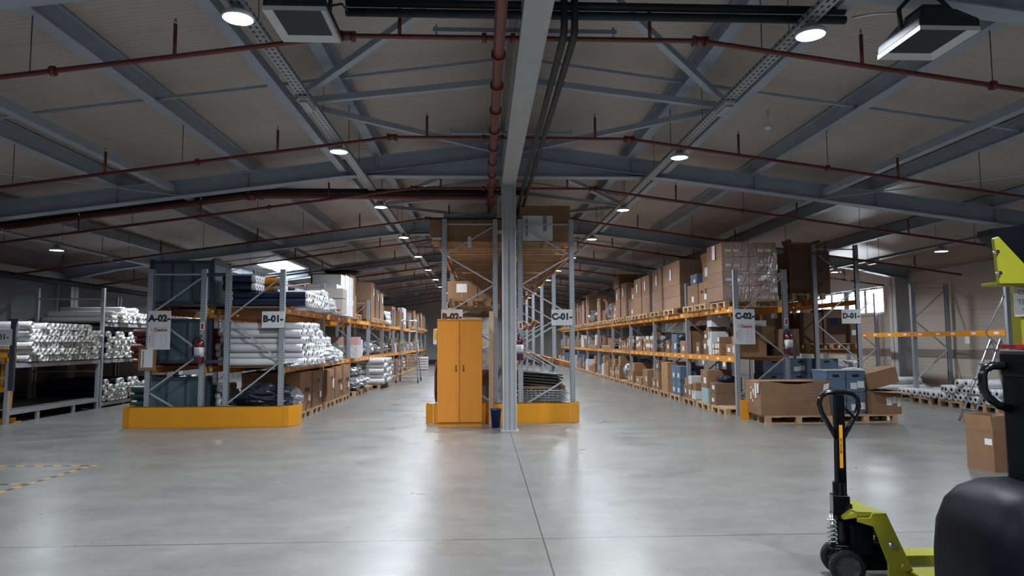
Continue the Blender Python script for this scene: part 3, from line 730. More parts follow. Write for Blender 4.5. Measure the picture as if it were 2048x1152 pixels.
def carton(sx, sy, sz, x, y, z, label, m_=None, name='cardboard_box', cat='box', rotz=0, parts=True, face='-x', lab=None, group=None, bulge=0, tapec=None):
    """closed carton, centre bottom at x,y,z; the face with the label looks along face"""
    m_ = m_ or kraft
    t = thing(name, label, cat, (x, y, z), rotz, group)
    a, b = sx/2, sy/2
    if bulge:
        mb = MB(); n = 5; g = lambda u, v: bulge*math.sin(PI*u)*math.sin(PI*v)*(.7+.6*R.random())
        for (o_, U, V, N_) in (((-a, -b, 0), (sx, 0, 0), (0, 0, sz), (0, -1, 0)), ((a, -b, 0), (0, sy, 0), (0, 0, sz), (1, 0, 0)), ((a, b, 0), (-sx, 0, 0), (0, 0, sz), (0, 1, 0)), ((-a, b, 0), (0, -sy, 0), (0, 0, sz), (-1, 0, 0)), ((-a, -b, sz), (sx, 0, 0), (0, sy, 0), (0, 0, .6))):
            vs = []
            for i in range(n+1):
                for j in range(n+1):
                    u, v = i/n, j/n; p = Vector(o_)+Vector(U)*u+Vector(V)*v+Vector(N_)*g(u, v); vs.append(p)
            mb.add(vs, [(i*(n+1)+j, (i+1)*(n+1)+j, (i+1)*(n+1)+j+1, i*(n+1)+j+1) for i in range(n) for j in range(n)])
        mb.add([(-a, -b, 0), (a, -b, 0), (a, b, 0), (-a, b, 0)], [(3, 2, 1, 0)])
        mb.build('carton_body', m_, t)
    else:
        MB().box(-a, a, -b, b, 0, sz).build('carton_body', m_, t, bevel=.006 if parts else 0)
    if parts:
        tw = .05; e = .0015
        if face in ('-x', '+x'):
            s = -1 if face == '-x' else 1
            MB().box(-a, a, -tw/2, tw/2, sz, sz+e).box(min(s*a, s*(a+e)), max(s*a, s*(a+e)), -tw/2, tw/2, sz*.72, sz+e).build('packing_tape', tapec or tape, t)
            lw, lh = (lab or (min(.16, sy*.35), min(.14, sz*.35)))
            y0 = -b+sy*(.12+.4*R.random()); z0 = sz*(.15+.3*R.random())
            MB().box(min(s*(a+.002), s*(a+.0035)), max(s*(a+.002), s*(a+.0035)), y0, min(b-.01, y0+lw), z0, min(sz-.01, z0+lh)).build('shipping_label', paper, t)
        else:
            MB().box(-tw/2, tw/2, -b, b, sz, sz+e).box(-tw/2, tw/2, -b-e, -b, sz*.72, sz+e).build('packing_tape', tapec or tape, t)
            lw, lh = (lab or (.16, .12)); x0 = -a+sx*(.1+.4*R.random()); z0 = sz*(.2+.3*R.random())
            MB().box(x0, x0+lw, -b-.0035, -b-.002, z0, min(sz-.01, z0+lh)).build('shipping_label', paper, t)
    return t
def film_shell(a, b, h, amp=.012):
    mb = MB(); nx = 6; nz = 12
    rr = random.Random(int(a*1000+h*777+b*13))
    per = []
    pts = [(-a, -b), (a, -b), (a, b), (-a, b)]
    for i in range(4):
        p, q = pts[i], pts[(i+1) % 4]
        for k in range(nx): u = k/nx; per.append((p[0]+(q[0]-p[0])*u, p[1]+(q[1]-p[1])*u, k == 0))
    n = len(per); vs = []
    for j in range(nz+1):
        for (x, y, c) in per:
            o = 0.004 + (0 if c else amp*rr.random()); L_ = math.hypot(x, y)
            nxn = (1 if abs(abs(x)-a) < 1e-6 else 0)*math.copysign(1, x); nyn = (1 if abs(abs(y)-b) < 1e-6 else 0)*math.copysign(1, y)
            vs.append((x+nxn*o, y+nyn*o, -.05+(h+.06)*j/nz+(rr.random()-.5)*.02))
    fs = [(j*n+i, j*n+(i+1) % n, (j+1)*n+(i+1) % n, (j+1)*n+i) for j in range(nz) for i in range(n)]
    fs.append(tuple(nz*n+i for i in range(n)))
    return mb.add(vs, fs)
def wrapped(sx, sy, h, x, y, z, label, layers=4, cols=1, m_=None, face='-x', near=False, rotz=0, lean=0):
    t = thing('wrapped_carton_stack', label, 'wrapped boxes', (x, y, z), rotz)
    if lean: t.rotation_euler = (lean, 0, rotz)
    a, b = sx/2, sy/2; lh = h/layers
    for i in range(layers):
        for c in range(cols):
            w_ = sy/cols; j = (R.random()-.5)*.012
            MB().box(-a+j, a+j, -b+c*w_+.003, -b+(c+1)*w_-.003, i*lh+.002, (i+1)*lh-.002).build('carton', m_ or kraft, t)
    film_shell(a+.008, b+.008, h).build('stretch_film', M_film, t)
    s = -1 if face == '-x' else 1
    xx = s*(a+.026)
    MB().box(min(xx, xx+.002), max(xx, xx+.002), -.07, .07, h*.62, h*.85).build('shipping_label', paper, t)
    return t
def blue_crate(sx, sy, sz, x, y, z, label, face='-y', labels=1, rotz=0):
    t = thing('plastic_crate', label, 'crate', (x, y, z), rotz)
    a, b = sx/2, sy/2
    mb = MB().box(-a+.006, a-.006, -b+.006, b-.006, 0, sz-.02)
    mb.box(-a, a, -b, b, sz-.035, sz-.005).box(-a+.002, a-.002, -b+.002, b-.002, sz*.62, sz*.65).box(-a+.002, a-.002, -b+.002, b-.002, .01, .03)
    for sx_ in (-1, 1):
        for sy_ in (-1, 1): mb.box(sx_*(a-.014)-.012, sx_*(a-.014)+.012, sy_*(b-.014)-.012, sy_*(b-.014)+.012, .005, sz-.03)
    mb.build('crate_body', bluecrate, t)
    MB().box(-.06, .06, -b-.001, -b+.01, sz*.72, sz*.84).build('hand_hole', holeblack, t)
    if labels:
        if face == '-y': MB().box(-a*.6, -a*.6+.12, -b-.004, -b-.002, sz*.15, sz*.45).box(-a*.6+.13, -a*.6+.26, -b-.004, -b-.002, sz*.2, sz*.52).build('shipping_label', paper, t)
        else: MB().box(-a-.004, -a-.002, -b*.6, -b*.6+.14, sz*.2, sz*.5).build('shipping_label', paper, t)
    return t
# crumpled bags: displaced spheres
def lump_mesh(seed, sx, sy, sz, amp=.22, nu=22, nv=14):
    rr = random.Random(seed); vs = []; fs = []
    ph = [(rr.uniform(1, 5), rr.uniform(1, 5), rr.uniform(0, 6), rr.uniform(.3, 1)) for _ in range(7)]
    for j in range(nv+1):
        th = PI*j/nv
        for i in range(nu):
            f = 2*PI*i/nu; d = 1+amp*sum(math.sin(a*f+b*th+c)*w_ for a, b, c, w_ in [(round(q[0]), q[1]*2, q[2], q[3]) for q in ph])/4+rr.uniform(-1, 1)*amp*.42
            x, y, z = math.sin(th)*math.cos(f), math.sin(th)*math.sin(f), math.cos(th)
            x = math.copysign(abs(x)**.8, x); y = math.copysign(abs(y)**.8, y)
            vs.append((x*d*sx/2, y*d*sy/2, max(0, (z*.5+.5)*(.85+.15*d))*sz))
    for j in range(nv):
        for i in range(nu): fs.append((j*nu+i, (j+1)*nu+i, (j+1)*nu+(i+1) % nu, j*nu+(i+1) % nu))
    return MB().add(vs, fs, 0, False)
LUMPS = {}
def bag(x, y, z, sx, sy, sz, m_, label, name='film_bag', cat='bag', seed=None, group=None):
    seed = R.randint(0, 4) if seed is None else seed
    key = (seed, m_.name)
    if key not in LUMPS: LUMPS[key] = lump_mesh(seed, 1, 1, 1, .27, 30, 18).mesh(name, [m_])
    o = bpy.data.objects.new(name, LUMPS[key]); COL.objects.link(o); o.location = (x, y, z); o.scale = (sx, sy, sz); o.rotation_euler = (0, 0, R.choice((0, PI)))
    return tag(o, label, cat, group)
# rolls
def roll_proto(name, body, L_, r, endm=None, hole=.34, band=0, bulge=True, corem=None, n=16, seed=0, fray=0, ring=0):
    """axis along +x, origin at the facing end; the end shows +x"""
    rr = random.Random(seed); MX = Matrix.Rotation(PI/2, 4, 'Y')
    t = thing(name, 'x', 'roll', (0, 0, 0))
    e = endm or body
    if ring: MB().lathe([(r*1.005, -ring), (r*1.02, -ring), (r*1.02, -ring+.07), (r*1.005, -ring+.07)], n, mtx=MX).build('wrap_band', clearfoil, t)
    prof = [(0.0, -L_), (r*.96, -L_), (r, -L_+.02), (r*.985, -L_*.5), (r, -.05)]
    mb = MB().lathe(prof, n, mtx=MX)
    mb.build('roll_body', body, t)
    if fray:
        ve = [(r*1.0, -.052), (r*1.05, -.025), (r*.99, .0), (r*.84, .03), (r*.56, .022), (r*hole, -.006)]
    else:
        ve = [(r*1.004, -.055-band), (r*1.01, -.03), (r*.97, -.005), (r*.8, .0), (r*hole, -.002)]
    me = MB(); vs = []; nn = n+4
    for (q, z) in ve:
        for i in range(nn):
            k = 1+fray*rr.uniform(-1, 1); dz = fray*.25*rr.uniform(-1, 1)*.3
            an = 2*PI*i/nn; vs.append((z+dz, q*k*math.sin(an), q*k*math.cos(an)))
    me.add(vs, [(j*nn+i, j*nn+(i+1) % nn, (j+1)*nn+(i+1) % nn, (j+1)*nn+i) for j in range(len(ve)-1) for i in range(nn)], 0, not fray)
    me.build('roll_end', e, t)
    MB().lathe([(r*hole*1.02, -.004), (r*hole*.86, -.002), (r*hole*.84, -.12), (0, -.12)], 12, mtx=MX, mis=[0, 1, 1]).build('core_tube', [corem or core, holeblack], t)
    return t, children(t)
PR = {}
def roll(kind, x, y, z, label, group=None, flip=False, rz=None):
    p, kids, used = PR[kind]
    rot = (0, 0, PI if flip else 0) if rz is None else (0, 0, rz)
    if not used:
        PR[kind][2] = True
        p.location = (x, y, z); p.rotation_euler = rot; p['label'] = label
        if group: p['group'] = group
        return p
    return dup(p, (x, y, z), label, group, rot, kids)
def reg(kind, *a, **k): t, ch = roll_proto(*a, **k); PR[kind] = [t, ch, False]

def clean_protos():
    for k, (p, ch, used) in PR.items():
        if not used:
            for c in ch: bpy.data.objects.remove(c)
            bpy.data.objects.remove(p)
LEVEL = {0: 'floor level', 1: 'middle shelf', 2: 'top level'}
def lbl(desc, rack, lv, bay, pos):
    return '%s, %s of %s rack, %s bay, %s' % (desc, LEVEL[lv], rack, ORD[bay], pos)
# ---------------------------------------------------------------- C-02 rack
CX = 5.10; MARK = set(bpy.data.objects)
def cbay(i): return 13.6+.06+i*3.23
# top level, first bay
pt = ZC2+.144
pallet(5.62, 14.36, ZC2, 'pallet under the huge film-wrapped stack at the end of the C-02 rack', sy=1.15)
t = thing('wrapped_carton_stack', 'huge film-wrapped stack of four carton layers with small labels, end of the C-02 rack top', 'wrapped boxes', (5.56, 14.38, pt))
for i in range(4):
    for c, (xa, xb) in enumerate(((-.57, -.012), (-.006, .57))):
        MB().box(xa, xb, -.46, .46, i*.30+.003, (i+1)*.30-.003).build('carton', kraft, t)
        if i != 0:
            for q in range(2): MB().box(xa+.07+q*.17 if c == 0 else xa+.18+q*.17, xa+.19+q*.17 if c == 0 else xa+.30+q*.17, -.4635, -.462, i*.30+.10, i*.30+.155).build('shipping_label', paper, t)
film_shell(.578, .468, 1.2, .010).build('stretch_film', M_film, t)
MB().box(-.598, -.596, -.12, .06, .88, 1.18).build('document_pouch', paper, t)
pallet(5.55, 15.33, ZC2, 'pallet carrying the printed carton behind the huge wrapped stack, C-02 rack')
c = carton(.80, .72, .50, 5.46, 15.33, pt, 'brown carton printed with a black cross under an open carton, C-02 rack', rotz=0)
text('MAX', .09, ink, c, (-.405, .12, .28), (PI/2, 0, -PI/2), bold=.001)
for q in (-1, 1): MB().bar((-.4025, -.17-q*.06, .22), (-.4025, -.17+q*.06, .34), .004, .02, 0, (1, 0, 0)).build('cross_mark', ink, c)
for (yy, zz) in ((-.23, .22), (-.11, .22), (-.23, .34), (-.11, .34)): MB().box(-.4035, -.4015, yy-.012, yy+.012, zz-.012, zz+.012).build('cross_dot', ink, c)
def open_carton(sx, sy, sz, x, y, z, label, flaps, rotz=0, m_=None, wall=.008, lean=0):
    """flaps: {side: (length, angle from vertical outwards)}"""
    t = thing('open_cardboard_box', label, 'box', (x, y, z), rotz); a, b = sx/2, sy/2
    if lean: t.rotation_euler = (0, lean, rotz)
    MB().box(-a, a, -b, b, 0, wall).box(-a, a, -b, -b+wall, wall, sz).box(-a, a, b-wall, b, wall, sz).box(-a, -a+wall, -b+wall, b-wall, wall, sz).box(a-wall, a, -b+wall, b-wall, wall, sz).build('carton_body', m_ or kraft, t)
    for s, (L_, an) in flaps.items():
        dz, do = L_*math.cos(an), L_*math.sin(an)
        if s in ('-y', '+y'):
            g = -1 if s == '-y' else 1; y0 = g*b
            vs = [(-a, y0, sz), (a, y0, sz), (a, y0+g*do, sz+dz), (-a, y0+g*do, sz+dz)]; off = Vector((0, g*.006, 0)) if abs(an) < 1 else Vector((0, 0, .006))
        else:
            g = -1 if s == '-x' else 1; x0 = g*a
            vs = [(x0, -b, sz), (x0, b, sz), (x0+g*do, b, sz+dz), (x0+g*do, -b, sz+dz)]; off = Vector((g*.006, 0, 0)) if abs(an) < 1 else Vector((0, 0, .006))
        v2 = [Vector(v)-off for v in vs]
        MB().add(vs+v2, [(0, 1, 2, 3), (7, 6, 5, 4), (0, 4, 5, 1), (1, 5, 6, 2), (2, 6, 7, 3), (3, 7, 4, 0)]).build('flap', kraft if an < 2 else kraft_in, t)
    return t
o = open_carton(.62, .52, .42, 5.42, 15.28, pt+.502, 'open carton with one flap raised, on the printed carton of the C-02 rack', {'-x': (.22, .25), '+x': (.25, .9), '-y': (.15, .5), '+y': (.34, -.12)})
MB().box(-.3135, -.312, -.1, .1, .12, .32).build('shipping_label', paper, o)
pallet(5.55, 16.22, ZC2, lbl('pallet under the plain carton', 'C-02', 2, 0, 'beside the second upright'))
carton(.84, .78, .50, 5.50, 16.22, pt, 'plain carton with two labels under a blue crate, top of the C-02 rack')
blue_crate(.6, .5, .26, 5.42, 16.25, pt+.502, 'small blue crate on the plain carton, top of the C-02 rack', '-x')
POS = ('near third', 'middle', 'far third', 'fourth pallet')
CT = {1: [('W', 1.62, 1.22, 4, 1), ('W', 1.02, 1.2, 4, 1)],
      2: [('W', 1.0, 1.15, 4, 1), ('W', 1.0, 1.15, 4, 1), ('S', .8, .95, 0, 0)],
      3: [('W', .9, 1.2, 4, 1), ('B', .9, 1.6, 0, 0), ('S', .7, .55, 0, 0)],
      4: [('G', .85, .7, 0, 0), ('O', .9, .8, 0, 0), ('W', .9, 1.0, 3, 1)],
      5: [('E', .8, 0, 0, 0), ('G', .85, .6, 0, 0), ('W', 1.0, 1.35, 4, 1)],
      6: [('W', .9, 1.15, 4, 1), ('W', .8, 1.0, 3, 1), ('W', .8, 1.15, 3, 1)],
      7: [('W', .9, 1.3, 4, 1), ('W', .8, 1.1, 3, 1), ('S', .8, .9, 0, 0)],
      8: [('S', .9, .8, 0, 0), ('W', .8, 1.2, 3, 1), ('S', .8, .7, 0, 0)],
      9: [('S', .9, 1.0, 0, 0), ('G', .8, .7, 0, 0), ('W', .8, .9, 3, 1)]}
def top_load(kind, wd, h, L_, cols, x, y, z, rack, lv, bay, pos, face, m_=None):
    near = bay < 4
    pallet(x, y, z, lbl('bare wooden pallet' if kind == 'E' else 'wooden pallet under a load', rack, lv, bay, pos), sy=min(1.25, wd/.8))
    zz = z+.144
    if kind == 'W':
        wrapped(1.0, wd-.06, h, x, y, zz, lbl('film-wrapped carton stack', rack, lv, bay, pos), L_, cols, m_, face, near)
    elif kind == 'S':
        h1 = h*.5
        carton(.9, wd-.08, h1, x, y, zz, lbl('lower brown carton of two', rack, lv, bay, pos), face=face, parts=near)
        carton(.85, wd-.14, h-h1-.004, x, y, zz+h1+.003, lbl('upper brown carton of two', rack, lv, bay, pos), face=face, parts=near)
    elif kind == 'B':
        wrapped(1.0, wd-.08, h*.68, x, y, zz, lbl('narrow film-wrapped stack', rack, lv, bay, pos), 3, 1, m_, face, near)
        carton(1.1, wd+.1, h*.3, x, y, zz+h*.68+.02, lbl('wide dark carton on the wrapped stack', rack, lv, bay, pos), kraft_dark, face=face, parts=False)
    elif kind == 'G':
        bag(x-.1*(1 if face == '-x' else -1), y, zz, .9, wd-.1, h, foil, lbl('grey crumpled film bundle', rack, lv, bay, pos))
    elif kind == 'O':
        carton(.9, wd-.1, h*.55, x, y, zz, lbl('closed carton under an open one', rack, lv, bay, pos), face=face, parts=near)
        open_carton(.7, wd-.3, h*.4, x, y, zz+h*.55+.003, lbl('open carton', rack, lv, bay, pos), {'-x': (.18, .6), '-y': (.2, .5), '+y': (.2, .3), '+x': (.18, 1.2)})
for bay, sl in CT.items():
    y = cbay(bay); gap = (3.09-sum(s_[1] for s_ in sl))/(len(sl)+1)
    for k, (kd, wd, h, L_, cols) in enumerate(sl):
        y += gap; top_load(kd, wd, h, L_, cols, 5.53, y+wd/2, ZC2, 'C-02', 2, bay, POS[k], '-x'); y += wd
def shelf_fill(rack, lv, bay, xf, sgn, y0, y1, z, hmax, rr, palette, near, wmin=.26, wmax=.5, small=False, depth=.55, colstack=.65):
    """cartons and crates standing one beside the other at the aisle edge (xf); sgn: +1 when the shelf lies on +x of the edge"""
    y = y0+rr.uniform(.02, .1); k = 0; face = '-x' if sgn > 0 else '+x'
    while y < y1-wmin:
        wd = min(rr.uniform(wmin, wmax), y1-y-.01)
        if wd < .2: break
        what = rr.choice(palette); dp = depth*rr.uniform(.75, 1.3); h = hmax*rr.uniform(.45, .98); rec = rr.uniform(.01, .14)
        x = xf+sgn*(dp/2+rec); yc = y+wd/2; pos = '%s from near upright' % ORD[min(k, 15)]
        if what == 'brown' or what == 'dark' or what == 'white':
            m_ = {'brown': kraft, 'dark': kraft_dark, 'white': whitebox}[what]; nm = {'brown': 'brown', 'dark': 'dark brown', 'white': 'white'}[what]
            if rr.random() < colstack and h > .34:
                h1 = h*rr.uniform(.4, .6)
                carton(dp, wd-.015, h1, x, yc, z, lbl('lower %s carton' % nm, rack, lv, bay, pos), m_, face=face, parts=near)
                carton(dp*.92, wd-.03, h-h1, x, yc, z+h1+.002, lbl('upper %s carton' % nm, rack, lv, bay, pos), m_, face=face, parts=near)
            else: carton(dp, wd-.015, h, x, yc, z, lbl('single %s carton' % nm, rack, lv, bay, pos), m_, face=face, parts=near)
        elif what == 'crate': blue_crate(dp, wd-.02, h, x, yc, z, lbl('blue plastic crate', rack, lv, bay, pos), '-x')
        elif what in ('foil', 'dfoil', 'wfoil'):
            bag(x, yc, z, dp, wd*1.0, h*.85, {'foil': foil, 'dfoil': darkfoil, 'wfoil': clearfoil}[what], lbl({'foil': 'silver crumpled bag', 'dfoil': 'dark crumpled bag', 'wfoil': 'white crumpled bag'}[what], rack, lv, bay, pos))
        elif what == 'bundle':
            n = max(2, int(h/.12))
            for q in range(n): carton(dp, wd-.02, .115, x+sgn*rr.uniform(-.01, .01), yc, z+q*.118, lbl('flat box number'.replace(' number', '')+' %s in its pile' % ORD[q], rack, lv, bay, 'pile %s' % ORD[min(k, 15)]), whitebox if q % 2 else kraft, name='flat_box', face=face, parts=False, group='flat boxes %s %s %s %s' % (rack, lv, bay, k))
        y += wd; k += 1
rr = random.Random(21)
pals = {0: ['brown', 'brown', 'dark', 'white'], 1: ['crate', 'brown', 'dfoil', 'brown', 'dark'], 2: ['brown', 'bundle', 'brown', 'bundle'], 3: ['dark', 'brown', 'bundle', 'brown'],
        4: ['brown', 'wfoil', 'brown', 'foil'], 5: ['brown', 'brown', 'white', 'brown'], 6: ['brown', 'white', 'crate', 'brown'], 7: ['brown', 'foil', 'crate', 'brown'], 8: ['brown', 'white', 'brown'], 9: ['brown', 'foil', 'white']}
for bay in range(10):
    y0 = cbay(bay)
    near = bay < 4
    if bay == 0:
        # hand-placed shelf
        carton(.62, .26, .40, 5.5, y0+.25, ZC1+.002, 'tall narrow brown carton with a label at the near end of the C-02 middle shelf')
        carton(.55, .40, .24, 5.5, y0+.62, ZC1+.002, 'dark low carton with a white end on the C-02 middle shelf')
        carton(.54, 1.2, .36, 5.86, y0+1.05, ZC1+.25, 'long brown carton lying across low boxes on the C-02 middle shelf', parts=False)
        carton(.54, .5, .24, 5.87, y0+1.35, ZC1+.002, 'brown carton carrying the long carton on the C-02 middle shelf', parts=False)
        carton(.30, .22, .12, 5.80, y0+.55, ZC1+.614, 'small grey box on top of the long carton, C-02 middle shelf', whitebox, parts=False)
        for q in range(7):
            carton(.42, .14, .13, 5.34, y0+1.0+.15*(q % 3), ZC1+.002+.133*(q//3), 'small shiny-ended box on the C-02 middle shelf, %s row, %s along' % (('bottom', 'middle', 'top')[q//3], ORD[q % 3]), kraft, name='flat_box', lab=(.1, .1), group='small shiny-ended boxes on the middle shelf of C-02')
        carton(.4, .20, .52, 5.35, y0+1.62, ZC1+.002, 'upright pale grey carton leaning column on the C-02 middle shelf', whitebox)
        carton(.4, .22, .62, 5.4, y0+1.9, ZC1+.002, 'dark upright carton beside the pale grey one, C-02 middle shelf', kraft_dark)
        carton(.4, .30, .25, 5.4, y0+1.78, ZC1+.63, 'white box on top of two upright cartons, C-02 middle shelf', whitebox, parts=False)
        shelf_fill('C-02', 1, 0, CX+.06, 1, y0+2.1, y0+3.05, ZC1+.002, .62, rr, ['brown', 'crate', 'dark'], True)
        shelf_fill('C-02', 1, 10, CX+.55, 1, y0+2.0, y0+3.05, ZC1+.002, .30, rr, ['dark'], False) if 0 else None
    else:
        if bay in (3, 4, 5):
            for k in range(2 if bay > 3 else 1):
                pallet(5.62, y0+.5+k*1.0, ZC1, lbl('empty pallet', 'C-02', 1, bay, POS[k]))
            shelf_fill('C-02', 1, bay, CX+.06, 1, y0+.1, y0+(1.8 if bay > 3 else .9), ZC1+.146, .5, rr, pals[bay], near)
            shelf_fill('C-02', 1, bay, CX+.06, 1, y0+(1.95 if bay > 3 else 1.1), y0+3.05, ZC1+.002, .62, rr, [{'brown': 'dark', 'bundle': 'bundle'}.get(q, q) for q in pals[bay]], near) 
        else: shelf_fill('C-02', 1, bay, CX+.06, 1, y0, y0+3.05, ZC1+.002, .68, rr, pals[bay], near)
# dark second row behind, seen in the gaps
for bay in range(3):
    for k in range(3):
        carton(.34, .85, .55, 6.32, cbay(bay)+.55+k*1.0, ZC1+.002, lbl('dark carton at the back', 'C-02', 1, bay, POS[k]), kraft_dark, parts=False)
# floor level pallets
FL = {0: [('E2',), ('mint',), ('low',)], 1: [('crates',), ('board',), ('small',)], 2: [('cart',), ('lowb',), ('lowb2',)]}
for bay in range(10):
    y0 = cbay(bay)
    for k in range(3):
        yy = y0+.52+k*1.03; x = 5.52
        pallet(x, yy, 0, lbl('wooden pallet', 'C-02', 0, bay, POS[k]), sy=1.1)
        P = lambda d: lbl(d, 'C-02', 0, bay, POS[k])
        z = .146; xe = 4.93
        if bay == 0 and k == 0: continue
        if bay == 0 and k == 1:
            carton(.5, .42, .17, xe+.26, yy-.12, z, 'lower mint-blue flat carton on the C-02 floor pallet', mat('mint_carton', (.30, .42, .43), .6), parts=False)
            carton(.5, .42, .16, xe+.26, yy-.12, z+.172, 'upper mint-blue flat carton on the C-02 floor pallet', MATS['mint_carton'], parts=False)
            carton(.55, .46, .38, xe+.28, yy-.11, z+.335, 'brown carton with a paper sheet on the mint-blue cartons', kraft)
            for q in range(2): carton(.5, .40, .23, xe+.28, yy+.32-.9+.0, z+q*.232, 'dark brown carton with white label beside the mint-blue cartons, %s' % ('lower', 'upper')[q], kraft_dark)
            bag(xe+.35, yy-.58, z+.47, .4, .35, .14, darkfoil, 'small dark film bundle on the dark brown cartons of the C-02 rack')
        elif bay == 0 and k == 2:
            for q, (dy, h) in enumerate(((-.33, .2), (0, .34), (.3, .28))):
                carton(.45, .28, h, xe+.24, yy+dy, z, P('small shiny carton, %s along' % ORD[q]), (whitebox, kraft, kraft_dark)[q])
                carton(.4, .24, .18, xe+.24, yy+dy, z+h+.003, P('small box stacked, %s along' % ORD[q]), (kraft, whitebox, kraft)[q], parts=False)
            carton(.6, .9, .5, 5.75, yy, z, P('big dark carton at the back'), kraft_dark, parts=False)
        elif bay == 1 and k == 0:
            for q in range(2):
                for c in range(2): blue_crate(.6, .40, .36, xe+.32, yy-.25+c*.42, z+q*.362, P('%s blue crate, %s column' % (('lower', 'upper')[q], ('near', 'far')[c])), '-x')
        elif bay == 1 and k == 1:
            carton(.75, .62, .78, xe+.4, yy, z, 'tall upright plywood-coloured crate on the C-02 floor level', mat('plywood', (.36, .20, .09), .7, 0, .12, 6), name='wooden_crate', cat='crate', parts=False)
        elif bay == 1 and k == 2:
            carton(.5, .3, .5, xe+.28, yy-.22, z, P('tall brown carton')); carton(.4, .28, .3, xe+.25, yy-.22, z+.503, P('carton on the tall one'), kraft_dark)
            carton(.5, .34, .3, xe+.28, yy+.2, z, P('low brown carton'), kraft)
        elif bay == 2 and k == 0:
            carton(.7, .6, .50, xe+.37, yy, z, 'square brown carton with handwriting at the C-02 floor level, third bay'); 
        else:
            u = rr.random()
            if u < .2 and bay < 6: carton(.7, .8, .22, xe+.4, yy, z, P('low flat carton'), parts=near_ if (near_ := bay < 4) else False)
            elif u < .32: blue_crate(.6, .45, .7, xe+.34, yy-.2, z, P('tall blue crate'), '-x'); carton(.5, .4, .5, xe+.34, yy+.25, z, P('brown carton'), parts=bay < 4)
            elif u < .45: bag(xe+.4, yy, z, .7, .7, .6, foil, P('silver crumpled bundle'))
            else:
                h = rr.uniform(.35, .6); h2 = rr.uniform(.2, .35) if h < .5 else 0
                carton(.7, .40, h, xe+.37, yy-.22, z, P('brown carton, near side'), rr.choice((kraft, kraft, whitebox)), parts=bay < 4)
                carton(.7, .38, h*.8, xe+.37, yy+.20, z, P('brown carton, far side'), kraft, parts=bay < 4)
                if h2: carton(.6, .38, h2, xe+.37, yy-.2, z+h+.003, P('carton on top, near side'), kraft, parts=False)
# leaning dark carton above the mint ones
carton(.10, .75, .55, 5.35, 14.9, .62, 'dark flattened carton sheet leaning at the C-02 floor level', kraft_dark, parts=False) if 0 else None
blue_crate(.5, .8, .62, 6.48, 14.3, 0, 'dark blue crate deep inside the C-02 floor level', '-x', 0)
carton(.35, .28, .10, 5.2, 13.9, 1.0, 'x', parts=False) if 0 else None
for q, (yy, wd) in enumerate(((14.25, .14), (15.6, .11))):
    o = MB().box(-.001, .001, -wd/2, wd/2, -.14, .0).build('hanging_paper', paper, None, (CX-.008, yy, ZC1-.08)); tag(o, 'white paper sheet hanging on the lower C-02 beam, %s' % ('nearer one', 'farther one')[q], 'paper')

def shift_new(dx, dy, dz=0):
    global MARK
    for o in bpy.data.objects:
        if o not in MARK and o.parent is None and o.get('category') and o.name not in HOLD: o.location.x += dx; o.location.y += dy; o.location.z += dz
    MARK = set(bpy.data.objects)
HOLD = set()
shift_new(-.06, -.15)

# ---------------------------------------------------------------- D-01 rack and J rack
pallet(7.40, 15.90, 2.43, 'pallet under the dark three-layer cartons on the D-01 rack', PI/2)
t = None
for i in range(3):
    for c in range(2):
        k_ = carton(.48, .62, .33, 7.26+c*.49, 15.75, 2.566+i*.333, 'dark carton printed EK, %s layer, %s column on the D-01 rack' % (('bottom', 'middle', 'top')[i], ('near-aisle', 'window-side')[c]), kraft_dark, parts=False)
        if c == 1: text('EK', .10, ink, k_, (.02, -.3115, .22), bold=.002)
carton(.34, .60, .30, 6.82, 15.75, 2.566, 'lower dark carton on the aisle edge of the D-01 rack top', kraft_dark, face='-y'); carton(.34, .60, .28, 6.82, 15.75, 2.868, 'second dark carton on the aisle edge of the D-01 rack top', kraft_dark, face='-y')
open_carton(.62, .5, .16, 7.45, 15.7, 2.566+1.0, 'dark open carton on the very top of the D-01 rack', {'-x': (.15, .4), '+x': (.12, .2), '-y': (.05, .1)}, m_=kraft_dark)
pallet(7.95, 15.9, 1.27, 'pale pallet on the lower beams of the D-01 rack', 0, 1.2)
for c, (xa, wd, h) in enumerate(((7.55, .52, .72), (8.12, .55, .80))):
    k_ = carton(wd, .62, h, xa, 15.85, 1.416, ('plain dark carton', 'dark carton with a blue square emblem')[c]+' on the lower level of the D-01 rack', kraft_dark, parts=False)
    if c == 1:
        MB().box(-.11, .05, -.3125, -.3115, .42, .60).build('emblem_square', blueink, k_); text('R', .13, kraft_dark, k_, (-.03, -.3135, .51), bold=.002)
carton(.28, .6, .62, 8.56, 15.85, 1.416, 'narrow dark carton at the window side of the D-01 lower level', kraft_dark, face='-y')
for i in range(2): carton(.62, .7, .40, 6.93, 16.3, 1.416+i*.403, 'grey-brown carton on the aisle side of the D-01 lower level, %s' % ('lower', 'upper')[i], kraft, face='-y', tapec=kraft_dark)
pallet(6.92, 16.3, 1.27, 'pallet reaching into the aisle at the lower level of the D-01 rack', PI/2)
for i in range(4): blue_crate(.55, .5, .36, 6.55+.58*i, 15.75, 0+(0), 'blue crate standing on the floor under the D-01 rack, %s from the C-02 side' % ORD[i], '-y', i % 2)
for i in range(3): blue_crate(.55, .5, .36, 6.6+.6*i, 15.75, .362, 'blue crate of the second tier under the D-01 rack, %s from the C-02 side' % ORD[i], '-y', 1)
for i in range(3): blue_crate(.55, .5, .34, 6.62+.62*i, 15.75, .724, 'blue crate of the third tier under the D-01 rack, %s from the C-02 side' % ORD[i], '-y', i % 2)
bag(8.45, 15.75, .724, .8, .45, .28, clearfoil, 'pale plastic heap on the blue crates under the D-01 rack')
